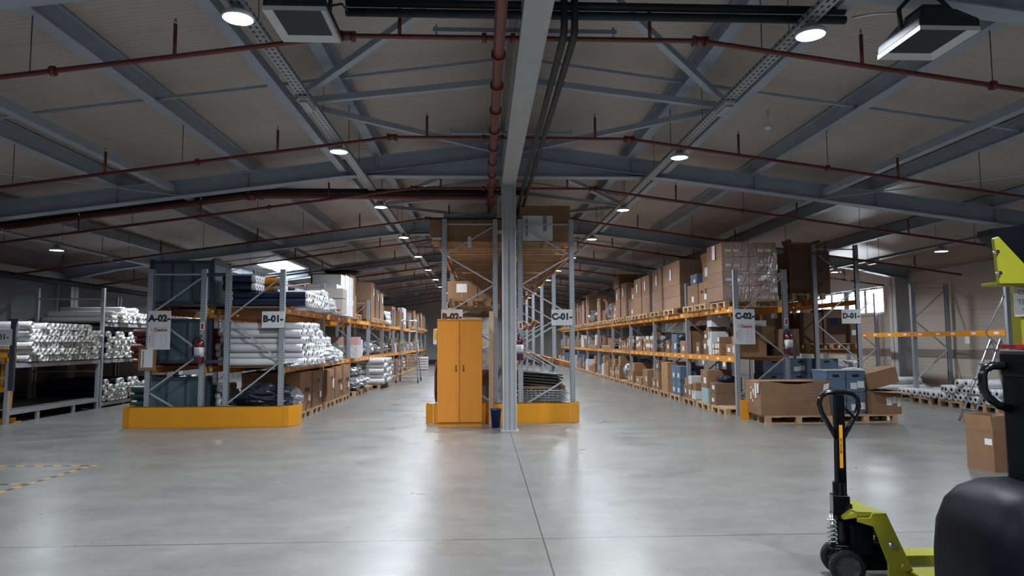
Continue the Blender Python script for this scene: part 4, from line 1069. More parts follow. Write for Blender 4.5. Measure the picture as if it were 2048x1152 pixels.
for bay in (1, 2):
    for k in range(3):
        pallet(7.95, 15.2+3.21*bay+.66+k*1.0, 2.42, lbl('pallet under dark boxes', 'D-01', 2, bay, POS[k]))
        carton(.95, .8, .8, 7.95, 15.2+3.21*bay+.66+k*1.0, 2.566, lbl('dark brown carton', 'D-01', 2, bay, POS[k]), kraft_dark, parts=False)
        carton(.9, .8, .75, 7.95, 15.2+3.21*bay+.66+k*1.0, 1.272, lbl('dark brown carton', 'D-01', 1, bay, POS[k]), kraft_dark, parts=False)
o = MB().box(-.001, .001, -.07, .07, -.16, 0).build('hanging_paper', paper, None, (10.50, 14.45, 1.555)); tag(o, 'white paper sheet hanging from the orange beam at the window wall', 'paper')
shift_new(.15, .15, .01)
# ---------------------------------------------------------------- group in front of the D-01 rack
P1 = pallet(5.87, 12.80, 0, 'pallet under the big open carton in the middle of the floor', math.radians(-2))
P2 = pallet(7.12, 12.86, 0, 'pallet under the blue crates and the burst carton', math.radians(1))
t = open_carton(1.26, .80, .62, 5.84, 12.86, .146, 'big open brown carton with sagging top and torn labels on a pallet', {}, math.radians(-2), wall=.01)
for o in children(t): bpy.data.objects.remove(o)
mb = MB(); a, b, h = .63, .40, .62
n = 12
def sag(u, side): return h*(1-(.10*math.sin(PI*u)**2 if side == 0 else .03*math.sin(PI*u)))
def wall(p, q, side, bul):
    vs = []; p, q = Vector((*p, 0)), Vector((*q, 0)); d = (q-p).normalized(); nrm = Vector((d.y, -d.x, 0))
    for i in range(n+1):
        u = i/n
        for j in range(5):
            v = j/4; z = sag(u, side)*v
            vs.append(p+(q-p)*u+nrm*(bul*math.sin(PI*u)*math.sin(PI*v*.9)+.008*math.sin(9*u+5*v))+Vector((0, 0, z)))
    f = [(i*5+j, (i+1)*5+j, (i+1)*5+j+1, i*5+j+1) for i in range(n) for j in range(4)]
    v2 = [v-nrm*.01 for v in vs]; m0 = len(vs)
    mb.add(vs+v2, f+[tuple(m0+k for k in reversed(g)) for g in f]+[(i*5+4, (i+1)*5+4, m0+(i+1)*5+4, m0+i*5+4) for i in range(n)])
wall((-a, -b), (a, -b), 0, .03); wall((a, -b), (a, b), 1, .02); wall((a, b), (-a, b), 1, .01); wall((-a, b), (-a, -b), 1, .015)
mb.box(-a, a, -b, b, 0, .01); mb.build('carton_body', kraft, t, fix=False)
MB().add([(-a+.02, b-.02, h*.97), (a-.02, b-.02, h*.97), (a-.05, b-.30, h*.93), (-a+.06, b-.33, h*.95)], [(0, 1, 2, 3)]).build('flap', kraft_in, t, fix=False)
lb = ((-.30, .40, .08, .17), (-.18, .30, .07, .27), (-.05, .34, .05, .12), (-.02, .22, .04, .12), (.05, .27, .07, .22))
for (yy, zz, w_, h_) in lb: MB().box(-a-.018, -a-.015, -b+.40+yy-.05, -b+.40+yy-.05+w_, zz, zz+h_).build('torn_label', paper, t)
MB().prism([(.50, .44), (.60, .47), (.62, .58), (.52, .55)], -b-.012, -b-.010, 'y').build('torn_label', paper, t)
for k, s_ in enumerate(('ZWROT', 'DO SERWISU', 'NIE RUSZAC')): text(s_, .038, greyink, t, (.34, -b-.038, .47-k*.055), name='handwriting')
# blue crates on the second pallet
for c in range(2):
    for i in range(2):
        blue_crate(.36, .55, .39, 6.69+c*.375, 12.93, .146+i*.392, '%s crate of the %s blue column on the floor pallet' % (('lower', 'upper')[i], ('left-hand', 'labelled right-hand')[c]), '-y', c)
MB_ = MB().box(-.39, .37, -.29, .29, 0, .012); tag(MB_.build('glass_sheet', mat('pale_sheet', (.40, .44, .46), .2), None, (6.90, 12.93, .931)), 'thin pale sheet lying on the blue crates of the floor pallet', 'sheet')
c = open_carton(.56, .55, .42, 7.55, 12.80, .146, 'brown carton with a wide flap folded out beside the blue crates', {'+x': (.0001, .1)}, 0)
MB().add([(-.28, -.275, .41), (.28, -.275, .41), (.46, -.42, .37), (.02, -.50, .40), (-.28, -.275, .415), (.28, -.275, .415), (.46, -.42, .375), (.02, -.50, .405)], [(3, 2, 1, 0), (4, 5, 6, 7), (0, 1, 5, 4), (1, 2, 6, 5), (2, 3, 7, 6), (3, 0, 4, 7)]).build('flap', kraft_in, c)
MB().box(.0, .10, -.2775, -.276, .16, .30).box(.11, .19, -.2775, -.276, .20, .32).box(.2, .27, -.2775, -.276, .14, .30).build('shipping_label', paper, c)
c = carton(.60, .45, .30, 7.585, 12.86, .645, 'brown carton lying tilted on the carton with the folded-out flap', kraft, face='-y', parts=False); c.rotation_euler = (0, math.radians(-13), math.radians(3))
MB().box(-.02, .02, -.2275, -.226, .02, .30).build('packing_tape', tape, c)
carton(.5, .3, .12, 7.35, 13.35, .80, 'white moulded box behind the tilted brown carton', whitebox, parts=False) if 0 else None
blue_crate(.5, .4, .70, 7.55, 13.42, .0, 'tall crate hidden behind the burst carton', '-y', 0)
bag(7.42, 13.40, .70, .55, .38, .26, whitebox, 'white moulded foam piece behind the tilted carton', 'foam_piece', 'foam', seed=2)
shift_new(-.17, -.23)
# carton near the forklift
c = open_carton(.45, .34, .46, 5.96, 7.815, 0, 'brown carton standing open on the floor beside the black forklift', {'-x': (.17, .14), '+y': (.17, .3), '-y': (.17, .10), '+x': (.17, .3)}, math.radians(13))
MB().box(-.2265, -.2255, -.155, -.065, .30, .37).build('shipping_label', paper, c); MB().box(-.2255, -.225, -.17, .17, .452, .458).build('fold_crease', kraft_dark, c)
for z in (.0,): pass
# ---------------------------------------------------------------- white film rolls by the window wall
reg('filmR', 'film_roll', rollwhite, 1.10, .088, rollwhite, .42, 0, corem=mat('pale_core', (.34, .30, .26), .7))
for k in range(3): pallet(11.02, 13.9+k*1.05, 0, 'low pallet under the white film rolls at the window wall, %s from the column' % ORD[2-k], PI/2 if 0 else 0)
zz0 = .146+.084
def rollsR(): 
    rows = [(0, [16.70-k*.175 for k in range(19)]), (1, [15.2-k*.185 for k in range(10)]), (2, [14.6-k*.19 for k in range(5)])]
    for lv_, ysx in rows:
        for k, y in enumerate(ysx):
            roll('filmR', 10.40+R.uniform(-.05, .04), y, zz0+lv_*.158, ('short white film roll at the window wall, %s, %s from the column' % (ROWN[lv_], ORD[k])), 'white film rolls at the window wall', flip=True)
rollsR()
reg('filmS', 'film_roll', rollwhite, 1.7, .10, rollwhite, .3)
for k in range(3):
    r_ = roll('filmS', 11.45, 17.35+k*.26, .146+.1, 'long white roll by the wall column, lower row, %s from the film rolls' % ORD[k], 'long white rolls by the wall column')
for k in range(2): roll('filmS', 11.40, 17.45+k*.26, .146+.28, 'long white roll by the wall column, upper row, %s from the film rolls' % ORD[k], 'upper long white rolls by the wall column')
pallet(10.7, 17.6, 0, 'pallet under the long white rolls beside the wall column')
# ---------------------------------------------------------------- left roll racks
MARK = set(bpy.data.objects)
reg('fl0', 'plastic_roll', rollwhite, 1.45, .072, rollend, .26, 0, seed=1, corem=rollend, fray=.045)
reg('fl1', 'plastic_roll', rollwhite, 1.45, .072, rollend, .22, 0, seed=2, corem=rollend, fray=.07)
reg('fn0', 'navy_roll', rollnavy, 1.4, .070, rollend, .30, .03, seed=3, fray=.06)
def left_rack(label, y0, y1, H, shelves, wide=1.5, xf=-8.78):
    t = thing('roll_rack', label, 'rack', (0, 0, 0)); x0 = xf-wide
    for y in (y0, y1):
        for x in (xf, x0): MB().box(x-.035, x+.035, y-.035, y+.035, 0, H).build('post', galv, t)
        MB().box(x0, xf, y-.02, y+.02, H-.28, H-.24).build('cross_bar', galv, t)
    for z in shelves:
        MB().box(xf-.03, xf+.03, y0, y1, z-.08, z).build('front_beam', galv, t); MB().box(x0-.03, x0+.03, y0, y1, z-.08, z).build('rear_beam', galv, t)
        MB().box(x0, xf, y0, y1, z, z+.012).build('shelf_board', mat('grey_board', (.10, .09, .085), .7), t)
    for k in range(2):
        y = y0+(y1-y0)*(.3+.4*k)
        for z in shelves[:1]: MB().box(xf-.025, xf+.025, y-.04, y+.04, 0, z-.08).build('stub_leg', galv, t)
    return t
left_rack('low grey rack with one shelf packed with white plastic rolls, empty below', 12.6, 15.6, 1.12, (.24, 1.12))
left_rack('tall grey rack with three shelves of rolls against the left wall', 15.72, 19.2, 2.80, (.12, 1.12, 1.98))
left_rack('second tall grey rack of rolls, farther along the left wall', 19.35, 22.8, 2.80, (.12, 1.12, 1.98))
xf = -8.72
for row in range(6):
    n = 19 if row < 5 else 15
    for k in range(n):
        y = 12.98+k*.147+(.073 if row % 2 else 0)
        if y > 15.50: continue
        if row == 5 and k < 3: continue
        if row >= 1 and k == 0 and row % 2: continue
        roll(('fl0', 'fl1')[(row*7+k*3) % 2], xf+R.uniform(-.05, .04)-(.25 if k < 1+0*row else 0)+0.03*(row % 2), y, 1.132+.074+row*.128, rl('white plastic-wrapped roll on the low rack', row, k), 'white rolls on the low rack')
roll('fl0', -8.72, 13.1, 1.132+.074+5*.128+.02, 'single white roll lying highest at the near end of the low rack stack')
roll('fl1', -8.95, 13.3, 1.132+.074+6*.128-.01, 'uppermost white roll crossing the near end of the low rack stack') if 0 else None
for sec, (ya, yb) in enumerate(((15.86, 19.1), (19.5, 22.7))):
    for (z, rows, kind, nm, gname) in ((1.992, 3, 'fl', 'white roll atop the %s tall roll rack', 'top shelf'), (1.132, 5, 'fn', 'white-ended navy roll midway in the %s tall rack', 'middle shelf'), (.132, 4, 'fn', 'white-ended navy roll low in the %s tall rack', 'bottom shelf')):
        if sec and kind == 'fn' and z < 1: rows = 3
        for row in range(rows):
            y = ya+.02+(.072 if row % 2 else 0); k = 0
            while y < yb:
                if not (row == rows-1 and (k % 5 in (1, 2) or k > 9)) and not (sec and row > 2):
                    kk = ('fl1' if k % 2 else 'fl0') if kind == 'fl' else 'fn0'
                    if not (kind == 'fl' and row > 1 and k < 4):
                        roll(kk, xf+R.uniform(-.06, .05), y, z+.072+row*.127, rl(nm % ('first', 'second')[sec], row, k), 'rolls, %s of the %s tall roll rack' % (gname, ('first', 'second')[sec]))
                y += .146; k += 1
for k in range(3): roll('fl0', -8.95+.1*k, 16.3+.16*k, 1.992+.07+.127*(1 if k < 2 else 2), 'long pale roll set back atop the tall roll rack, %s from near end' % ORD[k], 'set-back pale rolls')
# sign and orange frame at the left edge
t = thing('rack_sign', 'white plate ending in -01- on a black post in front of the white rolls', 'sign', (-8.85, 12.46, 1.625))
MB().box(-.23, .20, -.004, .004, -.15, .15).build('plate', white, t); text('A-01-', .15, ink, t, (-.03, -.0055, 0), bold=.0035)
MB().box(.16, .25, .006, .06, -1.0, .30).box(.12, .30, .0, .06, .30, .34).build('post', dark_steel, t)
MB().box(.27, .31, -.004, .0, .0, .26).build('price_strip', paper, t)
t = thing('orange_barrier_frame', 'orange steel frame with two rails standing before the white rolls', 'barrier', (-8.98, 12.9, 0))
MB().bar((.0, 0, .02), (.06, 0, 1.32), .10, .10, 0, (0, 1, 0)).build('post', yellow, t)
MB().box(-.16, .22, -.1, .1, 0, .02).box(-.1, .14, -.07, .07, .02, .09).build('base_plate', yellow, t)
for z in (1.28, .62): MB().box(-1.2, .03, -.05, .05, z-.045, z+.045).build('rail', yellow, t)
MB().box(-.12, -.06, -.03, .03, .66, 1.24).build('inner_bar', yellow, t)
for o in ('x',): HOLD = {q.name for k_ in ('fl0', 'fl1', 'fn0') for q in [PR[k_][0]] if not PR[k_][2]}
shift_new(-.13, .72)
# hazard tape on the floor
def tape_strip(x0, y0, x1, y1, label):
    L_ = math.hypot(x1-x0, y1-y0); o = MB().box(0, L_, -.025, .025, .0005, .0018).build('floor_tape', M_haz, None, (x0, y0, 0), (0, 0, math.atan2(y1-y0, x1-x0)))
    tag(o, label, 'tape')
tape_strip(-8.5, 8.84, -4.74, 8.76, 'black and yellow floor tape, the far line of the marked corner')
tape_strip(-8.5, 7.70, -4.90, 7.67, 'black and yellow floor tape, the short inner line of the marked corner')
tape_strip(-4.90, 6.9, -4.80, 8.72, 'black and yellow floor tape, the line running towards the camera')
MARK = set(bpy.data.objects)
# ---------------------------------------------------------------- A-02 rack
def stillage(x, y, z, label, h=.80, wx=1.22, wy=1.1):
    t = thing('steel_stillage', label, 'crate', (x, y, z)); a, b = wx/2, wy/2
    for sx_ in (-1, 1):
        for sy_ in (-1, 1): MB().box(sx_*a-.03, sx_*a+.03, sy_*b-.03, sy_*b+.03, 0, h+.03).build('corner_post', dark_steel, t)
    fr = MB()
    for zz in (.10, h-.02):
        fr.box(-a, a, -b-.02, -b+.02, zz-.03, zz+.03).box(-a, a, b-.02, b+.02, zz-.03, zz+.03).box(-a-.02, -a+.02, -b, b, zz-.03, zz+.03).box(a-.02, a+.02, -b, b, zz-.03, zz+.03)
    for u in (-.33, .33):
        fr.box(u*wx*.5-.02+.0, u*wx*.5+.02, -b-.015, -b+.015, .1, h).box(u*wx*.5-.02, u*wx*.5+.02, b-.015, b+.015, .1, h)
    fr.build('rail_frame', dark_steel, t)
    for i in range(3):
        xa = -a+.03+i*(wx-.06)/3; MB().box(xa+.01, xa+(wx-.06)/3-.01, -b-.004, -b+.004, .12, h-.04).build('side_panel', panelsheet, t)
    for sx_ in (-1, 1): MB().box(sx_*a-.004, sx_*a+.004, -b+.03, b-.03, .12, h-.04).build('side_panel', panelsheet, t)
    MB().box(-a+.03, a-.03, -b+.03, b-.03, .07, .10).build('floor_plate', dark_steel, t)
for z, nm, h, wy in ((.0, 'bottom', .86, .24), (ZB1, 'middle', .88, .24), (ZB2, 'top', .88, .80)):
    stillage(-5.70 if wy > .5 else -5.75, 12.97+wy/2, z, 'dark steel crate with grey-blue sides, %s of three in the A-02 rack' % nm, h, 1.12 if wy > .5 else 1.04, wy)
reg('navy', 'fabric_roll', rollnavy, 1.66, .078, clearfoil, .30, .03, ring=.42)
reg('red', 'fabric_roll', rollred, 1.66, .078, clearfoil, .30, .03, ring=.42)
reg('green', 'fabric_roll', rollgreen, 1.66, .078, clearfoil, .30, .03, ring=.42)
reg('orangeroll', 'fabric_roll', rollorange, .62, .075, clearfoil, .30, .03)
reg('navyshort', 'fabric_roll', rollnavy, .62, .075, clearfoil, .30, .03)
for (z, kind, nm, rows, ys_) in ((ZB2, 'navy', 'navy', 4, 13.95), (ZB1, 'red', 'dark red', 5, 13.33), (.0, 'green', 'dark green', 5, 13.33)):
    for row in range(rows):
        for k in range(6):
            roll(kind, -5.07+R.uniform(-.05, .04), ys_+k*.158+(.079 if row % 2 else 0), z+.080+row*.138+.004, rl('%s fabric roll in the A-02 rack' % nm, row, k), '%s rolls in the A-02 rack' % nm)
for k in range(3): pallet(-5.8, 16.5+k, ZB2, lbl('bare pallet', 'A-02', 2, 1, POS[k]))
# ---------------------------------------------------------------- B-01 rack
def bbay(i): return 12.75+.06+i*3.14
XB = -3.745; shift_new(.12, -.05); MARK = set(bpy.data.objects)
reg('navyB', 'fabric_roll', rollnavy, 1.40, .075, clearfoil, .5, .01)
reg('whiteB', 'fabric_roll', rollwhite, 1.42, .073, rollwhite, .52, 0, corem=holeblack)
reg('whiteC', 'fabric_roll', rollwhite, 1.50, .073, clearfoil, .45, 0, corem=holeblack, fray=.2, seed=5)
MB_ = MB().box(-4.75, -3.76, 12.80, 15.85, ZB2-.0+.001, ZB2+.02); tag(MB_.build('chipboard_sheet', mat('chipboard', (.33, .22, .13), .7)), 'chipboard sheet under the navy rolls on the B-01 rack top', 'board')
for row in range(2):
    for k in range(9 if row == 0 else 8):
        roll('navyB', -3.38+R.uniform(-.05, .05), 12.93+k*.155+(.07 if row else 0), ZB2+.02+.076+row*.135, rl('long navy roll on the B-01 rack top', row, k), 'navy rolls on top of the B-01 rack')
zt_ = ZB2+.02+.30
for k in range(5):
    for row in range(3 if k > 1 else 2): roll('navyshort', -4.05+R.uniform(-.05, .05), 14.55+k*.155, zt_-.28+.1+row*.15, rl('short navy roll behind, on the B-01 rack top', row, k-0), 'short navy rolls on the B-01 rack')
for k in range(2):
    for row in range(2): roll('orangeroll', -3.98-k*.0, 13.55+k*.16, ZB2+.02+.30+.08+row*.15-.0, rl('short orange roll on the B-01 rack top', row, k), 'orange rolls on the B-01 rack')
for k in range(4):
    for row in range(2): roll('navyshort', -4.35-.0, 13.05+k*.155+.0, ZB2+.02+.30+.08+row*.15, rl('short navy roll upon the long navy rolls', row, k), 'short navy rolls above the long ones')
for row in range(3):
    for k in range(8 if row < 2 else 5):
        roll('whiteC' if (k+row) % 3 else 'whiteB', -3.45+R.uniform(-.06, .06), 14.42+k*.155+(.07 if row % 2 else 0), ZB2+.02+.075+row*.135, rl('white roll on the B-01 rack top', row, k), 'white rolls on top of the B-01 rack')
bag(-3.72, 13.7, ZB2-.02, .5, 1.3, .16, clearfoil, 'clear crumpled film spilling over the beam below the navy rolls', 'loose_film', 'film')
bag(-3.66, 15.2, ZB2+.0, .5, 1.0, .26, clearfoil, 'clear crumpled film spilling over the beam below the white rolls', 'loose_film', 'film')
carton(.24, .26, .24, -3.48, 15.05, ZB2+.20, 'small pale box leaning among the white rolls on the B-01 rack top', whitebox, parts=False) if 0 else None
# big pale boxes with dark red lettering
c = carton(1.9, .5, .22, -4.25, 16.0, ZB2+.36, 'long pale box with dark red lettering on the B-01 rack top', mat('pale_grey_carton', (.40, .37, .34), .6), face='-y', parts=False)
text('LINNO', .20, mat('maroon_ink', (.09, .02, .035), .6), c, (-.15, -.2525, .11), bold=.004, sx=1.3)
c = carton(1.9, .5, .34, -4.25, 16.0, ZB2+.004, 'lower pale box with dark red frames on the B-01 rack top', MATS['pale_grey_carton'], face='-y', parts=False)
for xx in (-.42, .55): MB().box(xx, xx+.05, -.2525, -.251, .12, .33).build('red_mark', MATS['maroon_ink'], c)
MB().box(.50, .9, -.2525, -.251, .06, .10).build('red_mark', redink, c)
# white cartons stacked
for k, (y, n, h) in enumerate(((16.75, 3, .24), (17.25, 4, .25), (17.8, 4, .26), (18.35, 4, .26))):
    for i in range(n):
        carton(.7, .50, h-.004, -3.95, y, ZB2+.03+i*h, 'white carton, %s layer of the %s white column on the B-01 rack' % (ORD[i], ORD[k]), whitebox, face='+x', parts=False)
pallet(-4.2, 17.6, ZB2-.1, 'x') if 0 else None
POSB = POS
def bt(kind, wd, h, bay, k, y, m_=None): top_load(kind, wd, h, 3 if h < 1.1 else 4, 1, -4.22, y, ZB2, 'B-01', 2, bay, POSB[k], '+x', m_)
bt('S', .9, 1.1, 2, 0, bbay(2)+.5, None)
for k in range(2): carton(.9, .75, .36, -4.6, bbay(2)+.5+k*.78, ZB2+1.25, 'dark carton on the highest pile of the B-01 rack, %s' % ('near one', 'far one')[k], kraft_dark, face='+x', parts=False) if 0 else None
carton(1.0, 1.0, 1.05, -4.75, bbay(2)+1.6, ZB2+.004, 'large dark carton standing at the back of the B-01 rack top, third bay', kraft_dark, parts=False)
carton(1.0, 1.3, .30, -4.60, bbay(2)+1.6, ZB2+1.06, 'dark carton on the large dark carton of the B-01 rack', kraft_dark, parts=False)
bag(-4.3, bbay(2)+1.6, ZB2+1.362, 1.0, .6, .16, mat('black_fabric', (.012, .012, .014), .8), 'black bundle lying on the highest carton of the B-01 rack', 'fabric_bundle', 'bundle')
bt('W', .75, 1.15, 3, 0, bbay(3)+.45); bt('W', .75, 1.0, 3, 1, bbay(3)+1.45); bt('W', .75, .95, 3, 2, bbay(3)+2.45)
reg('navyD', 'fabric_roll', rollnavy, 1.3, .09, clearfoil, .30, .05)
for row in range(3):
    for k in range(7): roll('navyD', XB+R.uniform(0, .15), bbay(4)+.35+k*.19+(.09 if row % 2 else 0), ZB2+.094+row*.165, rl('navy roll atop the fifth B-01 bay', row, k), 'navy rolls in the fifth bay')
carton(1.0, 1.2, .85, -4.4, bbay(5)+.9, ZB2+.004, 'big brown carton standing higher than the navy rolls on the B-01 rack top', kraft, face='-y', parts=False)
bt('S', .8, .6, 5, 2, bbay(5)+2.4)
for k in range(4): roll('filmS', 0, 0, 0, '') if 0 else None
reg('upright_white', 'standing_roll', rollwhite, .95, .13, rollwhite, .3)
for k in range(4):
    r_ = roll('upright_white', XB-.2, bbay(6)+.5+k*.4, ZB2+.95+.01, 'tall white roll standing upright on the far B-01 rack top, %s of four' % ORD[k]); r_.rotation_euler = (0, -PI/2, 0)
for bay in (7, 8, 9):
    for k in range(3): bt('S' if (bay+k) % 2 else 'W', .8, .7+.1*k, bay, k, bbay(bay)+.5+k*1.03)
# middle level: white rolls
n_of = [18, 17, 14, 12, 9, 6]
for row in range(6):
    for k in range(n_of[row]+2):
        y = 12.90+k*.15+(.075 if row % 2 else 0)
        if y > 15.75: continue
        kind = 'whiteB' if (k < 3 or R.random() < .35) else 'whiteC'
        roll(kind, -3.36-.02*row+R.uniform(-.05, .05), y, ZB1+.004+.075+row*.132, rl('white fabric roll on the B-01 middle shelf', row, k), 'white rolls on the B-01 middle shelf')
bag(-3.55, 14.6, ZB1+.0, .55, 1.9, .34, clearfoil, 'clear crumpled film around the ends of the white rolls, B-01 middle shelf', 'loose_film', 'film', seed=3)
bag(-3.62, 13.3, ZB1-.03, .35, 1.2, .15, clearfoil, 'clear film hanging over the beam below the white roll stack', 'loose_film', 'film', seed=1)
rr = random.Random(5)
for k in range(3):
    bag(-3.95, bbay(1)+.35+k*.42, ZB1+.004, .7, .45, .42-.06*k, clearfoil, lbl('white film-wrapped heap', 'B-01', 1, 1, POS[k]))
carton(.5, .6, .42, -4.1, bbay(1)+1.75, ZB1+.004, 'dark patterned green box on the B-01 middle shelf', mat('green_print_box', (.06, .08, .06), .6, 0, .8, 12), face='+x', parts=False)
carton(.5, .6, .30, -4.1, bbay(1)+2.4, ZB1+.004, 'grey box behind the dark patterned one, B-01 middle shelf', mat('dim_box', (.12, .11, .10), .6), face='+x', parts=False)
# patterned pink / white boxes facing the aisle end
y = bbay(2)+.15
c = carton(.9, .5, .36, -4.0, y+.1, ZB1+.004, 'white carton with a lattice pattern and a purple flower emblem, B-01 middle shelf', whitebox, face='-y', parts=False)
la = MB()
for k in range(5):
    xx = -.36+k*.18
    for q in (-1, 1): la.bar((xx-.07*q, -.2515, .03), (xx+.07*q, -.2515, .17), .002, .008, 0, (0, 1, 0)).bar((xx-.07*q, -.2515, .19), (xx+.07*q, -.2515, .33), .002, .008, 0, (0, 1, 0))
la.build('lattice_print', greyink, c); fl_ = MB()
for q in range(6): an = q*PI/3; fl_.cyl((-.18+.04*math.cos(an), -.2515, .25+.04*math.sin(an)), (-.18+.04*math.cos(an), -.253, .25+.04*math.sin(an)), .026, 10)
fl_.build('flower_print', purpleink, c)
carton(.9, .5, .22, -4.0, y+.1, ZB1+.367, 'dusty pink carton on the lattice-patterned carton, B-01 middle shelf', pattern_pink, face='-y', parts=False)
for bay in range(2, 10):
    y0 = bbay(bay)
    shelf_fill('B-01', 1, bay, XB-.05, -1, y0+(.75 if bay == 2 else .05), y0+3.0, ZB1+.004, .6, rr, {2: ['white', 'foil'], 3: ['foil', 'foil', 'dfoil'], 4: ['foil', 'dfoil', 'dark'], 5: ['brown', 'dark', 'white']}.get(bay, ['brown', 'white', 'dark', 'foil']), False, .35, .7, depth=.7)
# floor level of the B-01 rack
bag(-4.15, 13.15, 0.3, .95, .6, .45, darkfoil, 'dark film bundle behind the guard at the end of the B-01 rack'); bag(-3.75, 13.35, .25, .4, .5, .4, foil, 'small shiny bag at the corner of the B-01 rack')
bag(-4.5, 13.6, .15, .7, .8, .5, mat('dark_blue_film', (.012, .02, .05), .3), 'dark blue bundle inside the B-01 rack bottom')
for k, (y, wd, h, nm) in enumerate(((14.05, .95, 1.0, 'huge rounded carton printed marca, nearest on the B-01 floor level'), (15.0, .86, .98, 'second huge carton on the B-01 floor level'), (16.3, .80, .95, 'narrow carton with a white sheet beyond the second B-01 upright'), (17.2, .85, .98, 'bulging dark-sided carton in the B-01 second bay'), (18.15, .85, 1.0, 'last of the five huge cartons in the B-01 second bay'))):
    pallet(-4.25, y, 0, 'pallet under the %s huge carton of the B-01 rack' % ORD[k], sy=1.12)
    c = carton(1.12, wd-.05, h*.77, -4.22, y, .146, nm, kraft, face='+x', parts=False, bulge=.03)
    if k in (0, 3, 4): text('marca', .17, ink, c, (.597, -.0, .42), (PI/2, 0, PI/2), bold=.003)
    else: text('ma', .12, ink, c, (.597, 0, .55), (PI/2, 0, PI/2), bold=.003)
    MB().box(.585, .600, wd*.1, wd*.1+.13, .18 if k != 2 else .28, .30 if k != 2 else .50).build('shipping_label', paper, c)
def tall_of(bay, k): return bbay(bay)+.5+k*1.03
for k in range(3):
    pallet(-4.2, tall_of(2, k), 0, lbl('wooden pallet', 'B-01', 0, 2, POS[k]), sy=1.1)
    for q in range(2): bag(-3.95-.2*q, tall_of(2, k), .146+.33*q, .9, .85, .40, foil, lbl('%s silver film bag' % ('lower', 'upper')[q], 'B-01', 0, 2, POS[k])) if k < 2 else None
reg('floorroll', 'fabric_roll', rollwhite, 1.3, .09, clearfoil, .5, 0, corem=holeblack)
for k in range(2):
    pallet(-3.98, bbay(3)+.4+k*1.0, 0, lbl('wooden pallet', 'B-01', 0, 3, POS[k]), sy=1.1)
for row in range(5):
    for k in range(9): roll('floorroll', -3.25+R.uniform(-.06, .06), bbay(3)+.08+k*.185+(.09 if row % 2 else 0), .146+.094+row*.162, rl('white roll of the floor stack, fourth B-01 bay', row, k), 'white rolls in the floor stack of the B-01 rack')
for k in range(2):
    for i in range(6): 
        o = pallet(-4.2, bbay(3)+2.24+k*.82, i*.146, 'empty pallet in the %s pile at the B-01 floor level, %s from the floor' % (('near', 'far')[k], ORD[i])); o['group'] = 'empty pallet pile %d' % k
        if k: o.rotation_euler = (0, 0, .04)
for bay in range(4, 10):
    for k in range(3):
        pallet(-4.2, tall_of(bay, k)+(.1 if bay == 4 else 0), 0, lbl('wooden pallet', 'B-01', 0, bay, POS[k]), sy=1.0)
        if (bay+k) % 3 and not (bay == 4 and k == 0): carton(.9, .75, .6+.1*(k % 2), -4.15, tall_of(bay, k), .146, lbl('brown carton', 'B-01', 0, bay, POS[k]), kraft, face='+x', parts=False)
        else: bag(-4.1, tall_of(bay, k), .146, .8, .8, .7, foil, lbl('silver film bag', 'B-01', 0, bay, POS[k]))
HOLD = {p_[0].name for p_ in PR.values() if not p_[2]}
shift_new(.115, -.05)
reg('endroll', 'fabric_roll', rollwhite, .62, .07, clearfoil, .3)
for row in range(5):
    for k in range(2): roll('endroll', -2.9, 36.8+.15*k, .075+row*.138, rl('white roll stacked at the left aisle end', row, k), 'white rolls at the aisle end')
# ---------------------------------------------------------------- rolling ladder
t = thing('rolling_ladder', 'aluminium rolling platform ladder standing in the left aisle', 'ladder', (-2.77, 25.9, 0))
for x in (-.40, .40):
    MB().tube([(x, -.5, .06), (x*.72, .0, 1.5), (x*.72, .0, 2.25), (x*.60, .0, 2.34)], .022, 8).build('side_rail', alu, t)
    MB().tube([(x, .75, .06), (x*.75, .35, 1.42)], .022, 8).build('rear_leg', alu, t)
    MB().tube([(x*.72, .45, 1.45), (x*.72, .45, 2.28), (x*.72, 0, 2.3)], .018, 8).build('hand_rail', alu, t)
    for yy in (-.5, .75):
        MB().cyl((x-.02, yy, .06), (x+.02, yy, .06), .06, 14).build('caster_wheel', rubber, t)
for k in range(5): u = (k+1)/6; MB().box(-.40*(1-.28*u), .40*(1-.28*u), -.5+.5*u-.05, -.5+.5*u+.05, .06+1.44*u, .06+1.44*u+.03).build('step', alu, t)
MB().box(-.30, .30, -.02, .48, 1.45, 1.49).build('platform', alu, t)
for (z, y) in ((2.30, 0), (1.9, .45)): MB().cyl((-.29, y, z), (.29, y, z), .016, 8).build('cross_bar', alu, t)
MB().bar((-.38, .7, .2), (.38, .55, .8), .03, .015).bar((-.4, .74, .12), (.4, .74, .12), .03, .03).build('stay_bar', alu, t)
# ---------------------------------------------------------------- middle racks
for k in range(13):
    y = 13.39+.87*k
    for xx, nm in ((-.22, 'B-02'), (1.22, 'C-01')):
        pallet(xx, y, ZM[2], 'wooden pallet seen from below on top of the %s rack, %s from the near end' % (nm, ORD[k]))
c = carton(1.44, .9, .31, -.285, 13.44, ZM[2]+.25, 'long carton with a black lid hanging over the end of the B-02 rack top', kraft, face='-y', parts=False)
MB().box(-.735, .735, -.46, .46, .311, .355).build('black_lid', mat('black_lid_plastic', (.015, .014, .014), .5), c)
MB().box(-.50, -.42, -.4525, -.451, .20, .30).box(.1, .2, -.4525, -.451, .24, .28).build('hand_hole', kraft_dark, c)
c = carton(1.40, .8, .10, -.28, 13.40, ZM[2]+.147, 'flat brown carton with a label under the black-lidded carton', kraft, face='-y', parts=False)
MB().box(-.68, -.50, -.4035, -.402, .025, .075).build('shipping_label', paper, c); MB().box(.0, .07, -.4235, -.422, -.12, .095).build('white_strap', paper, c)
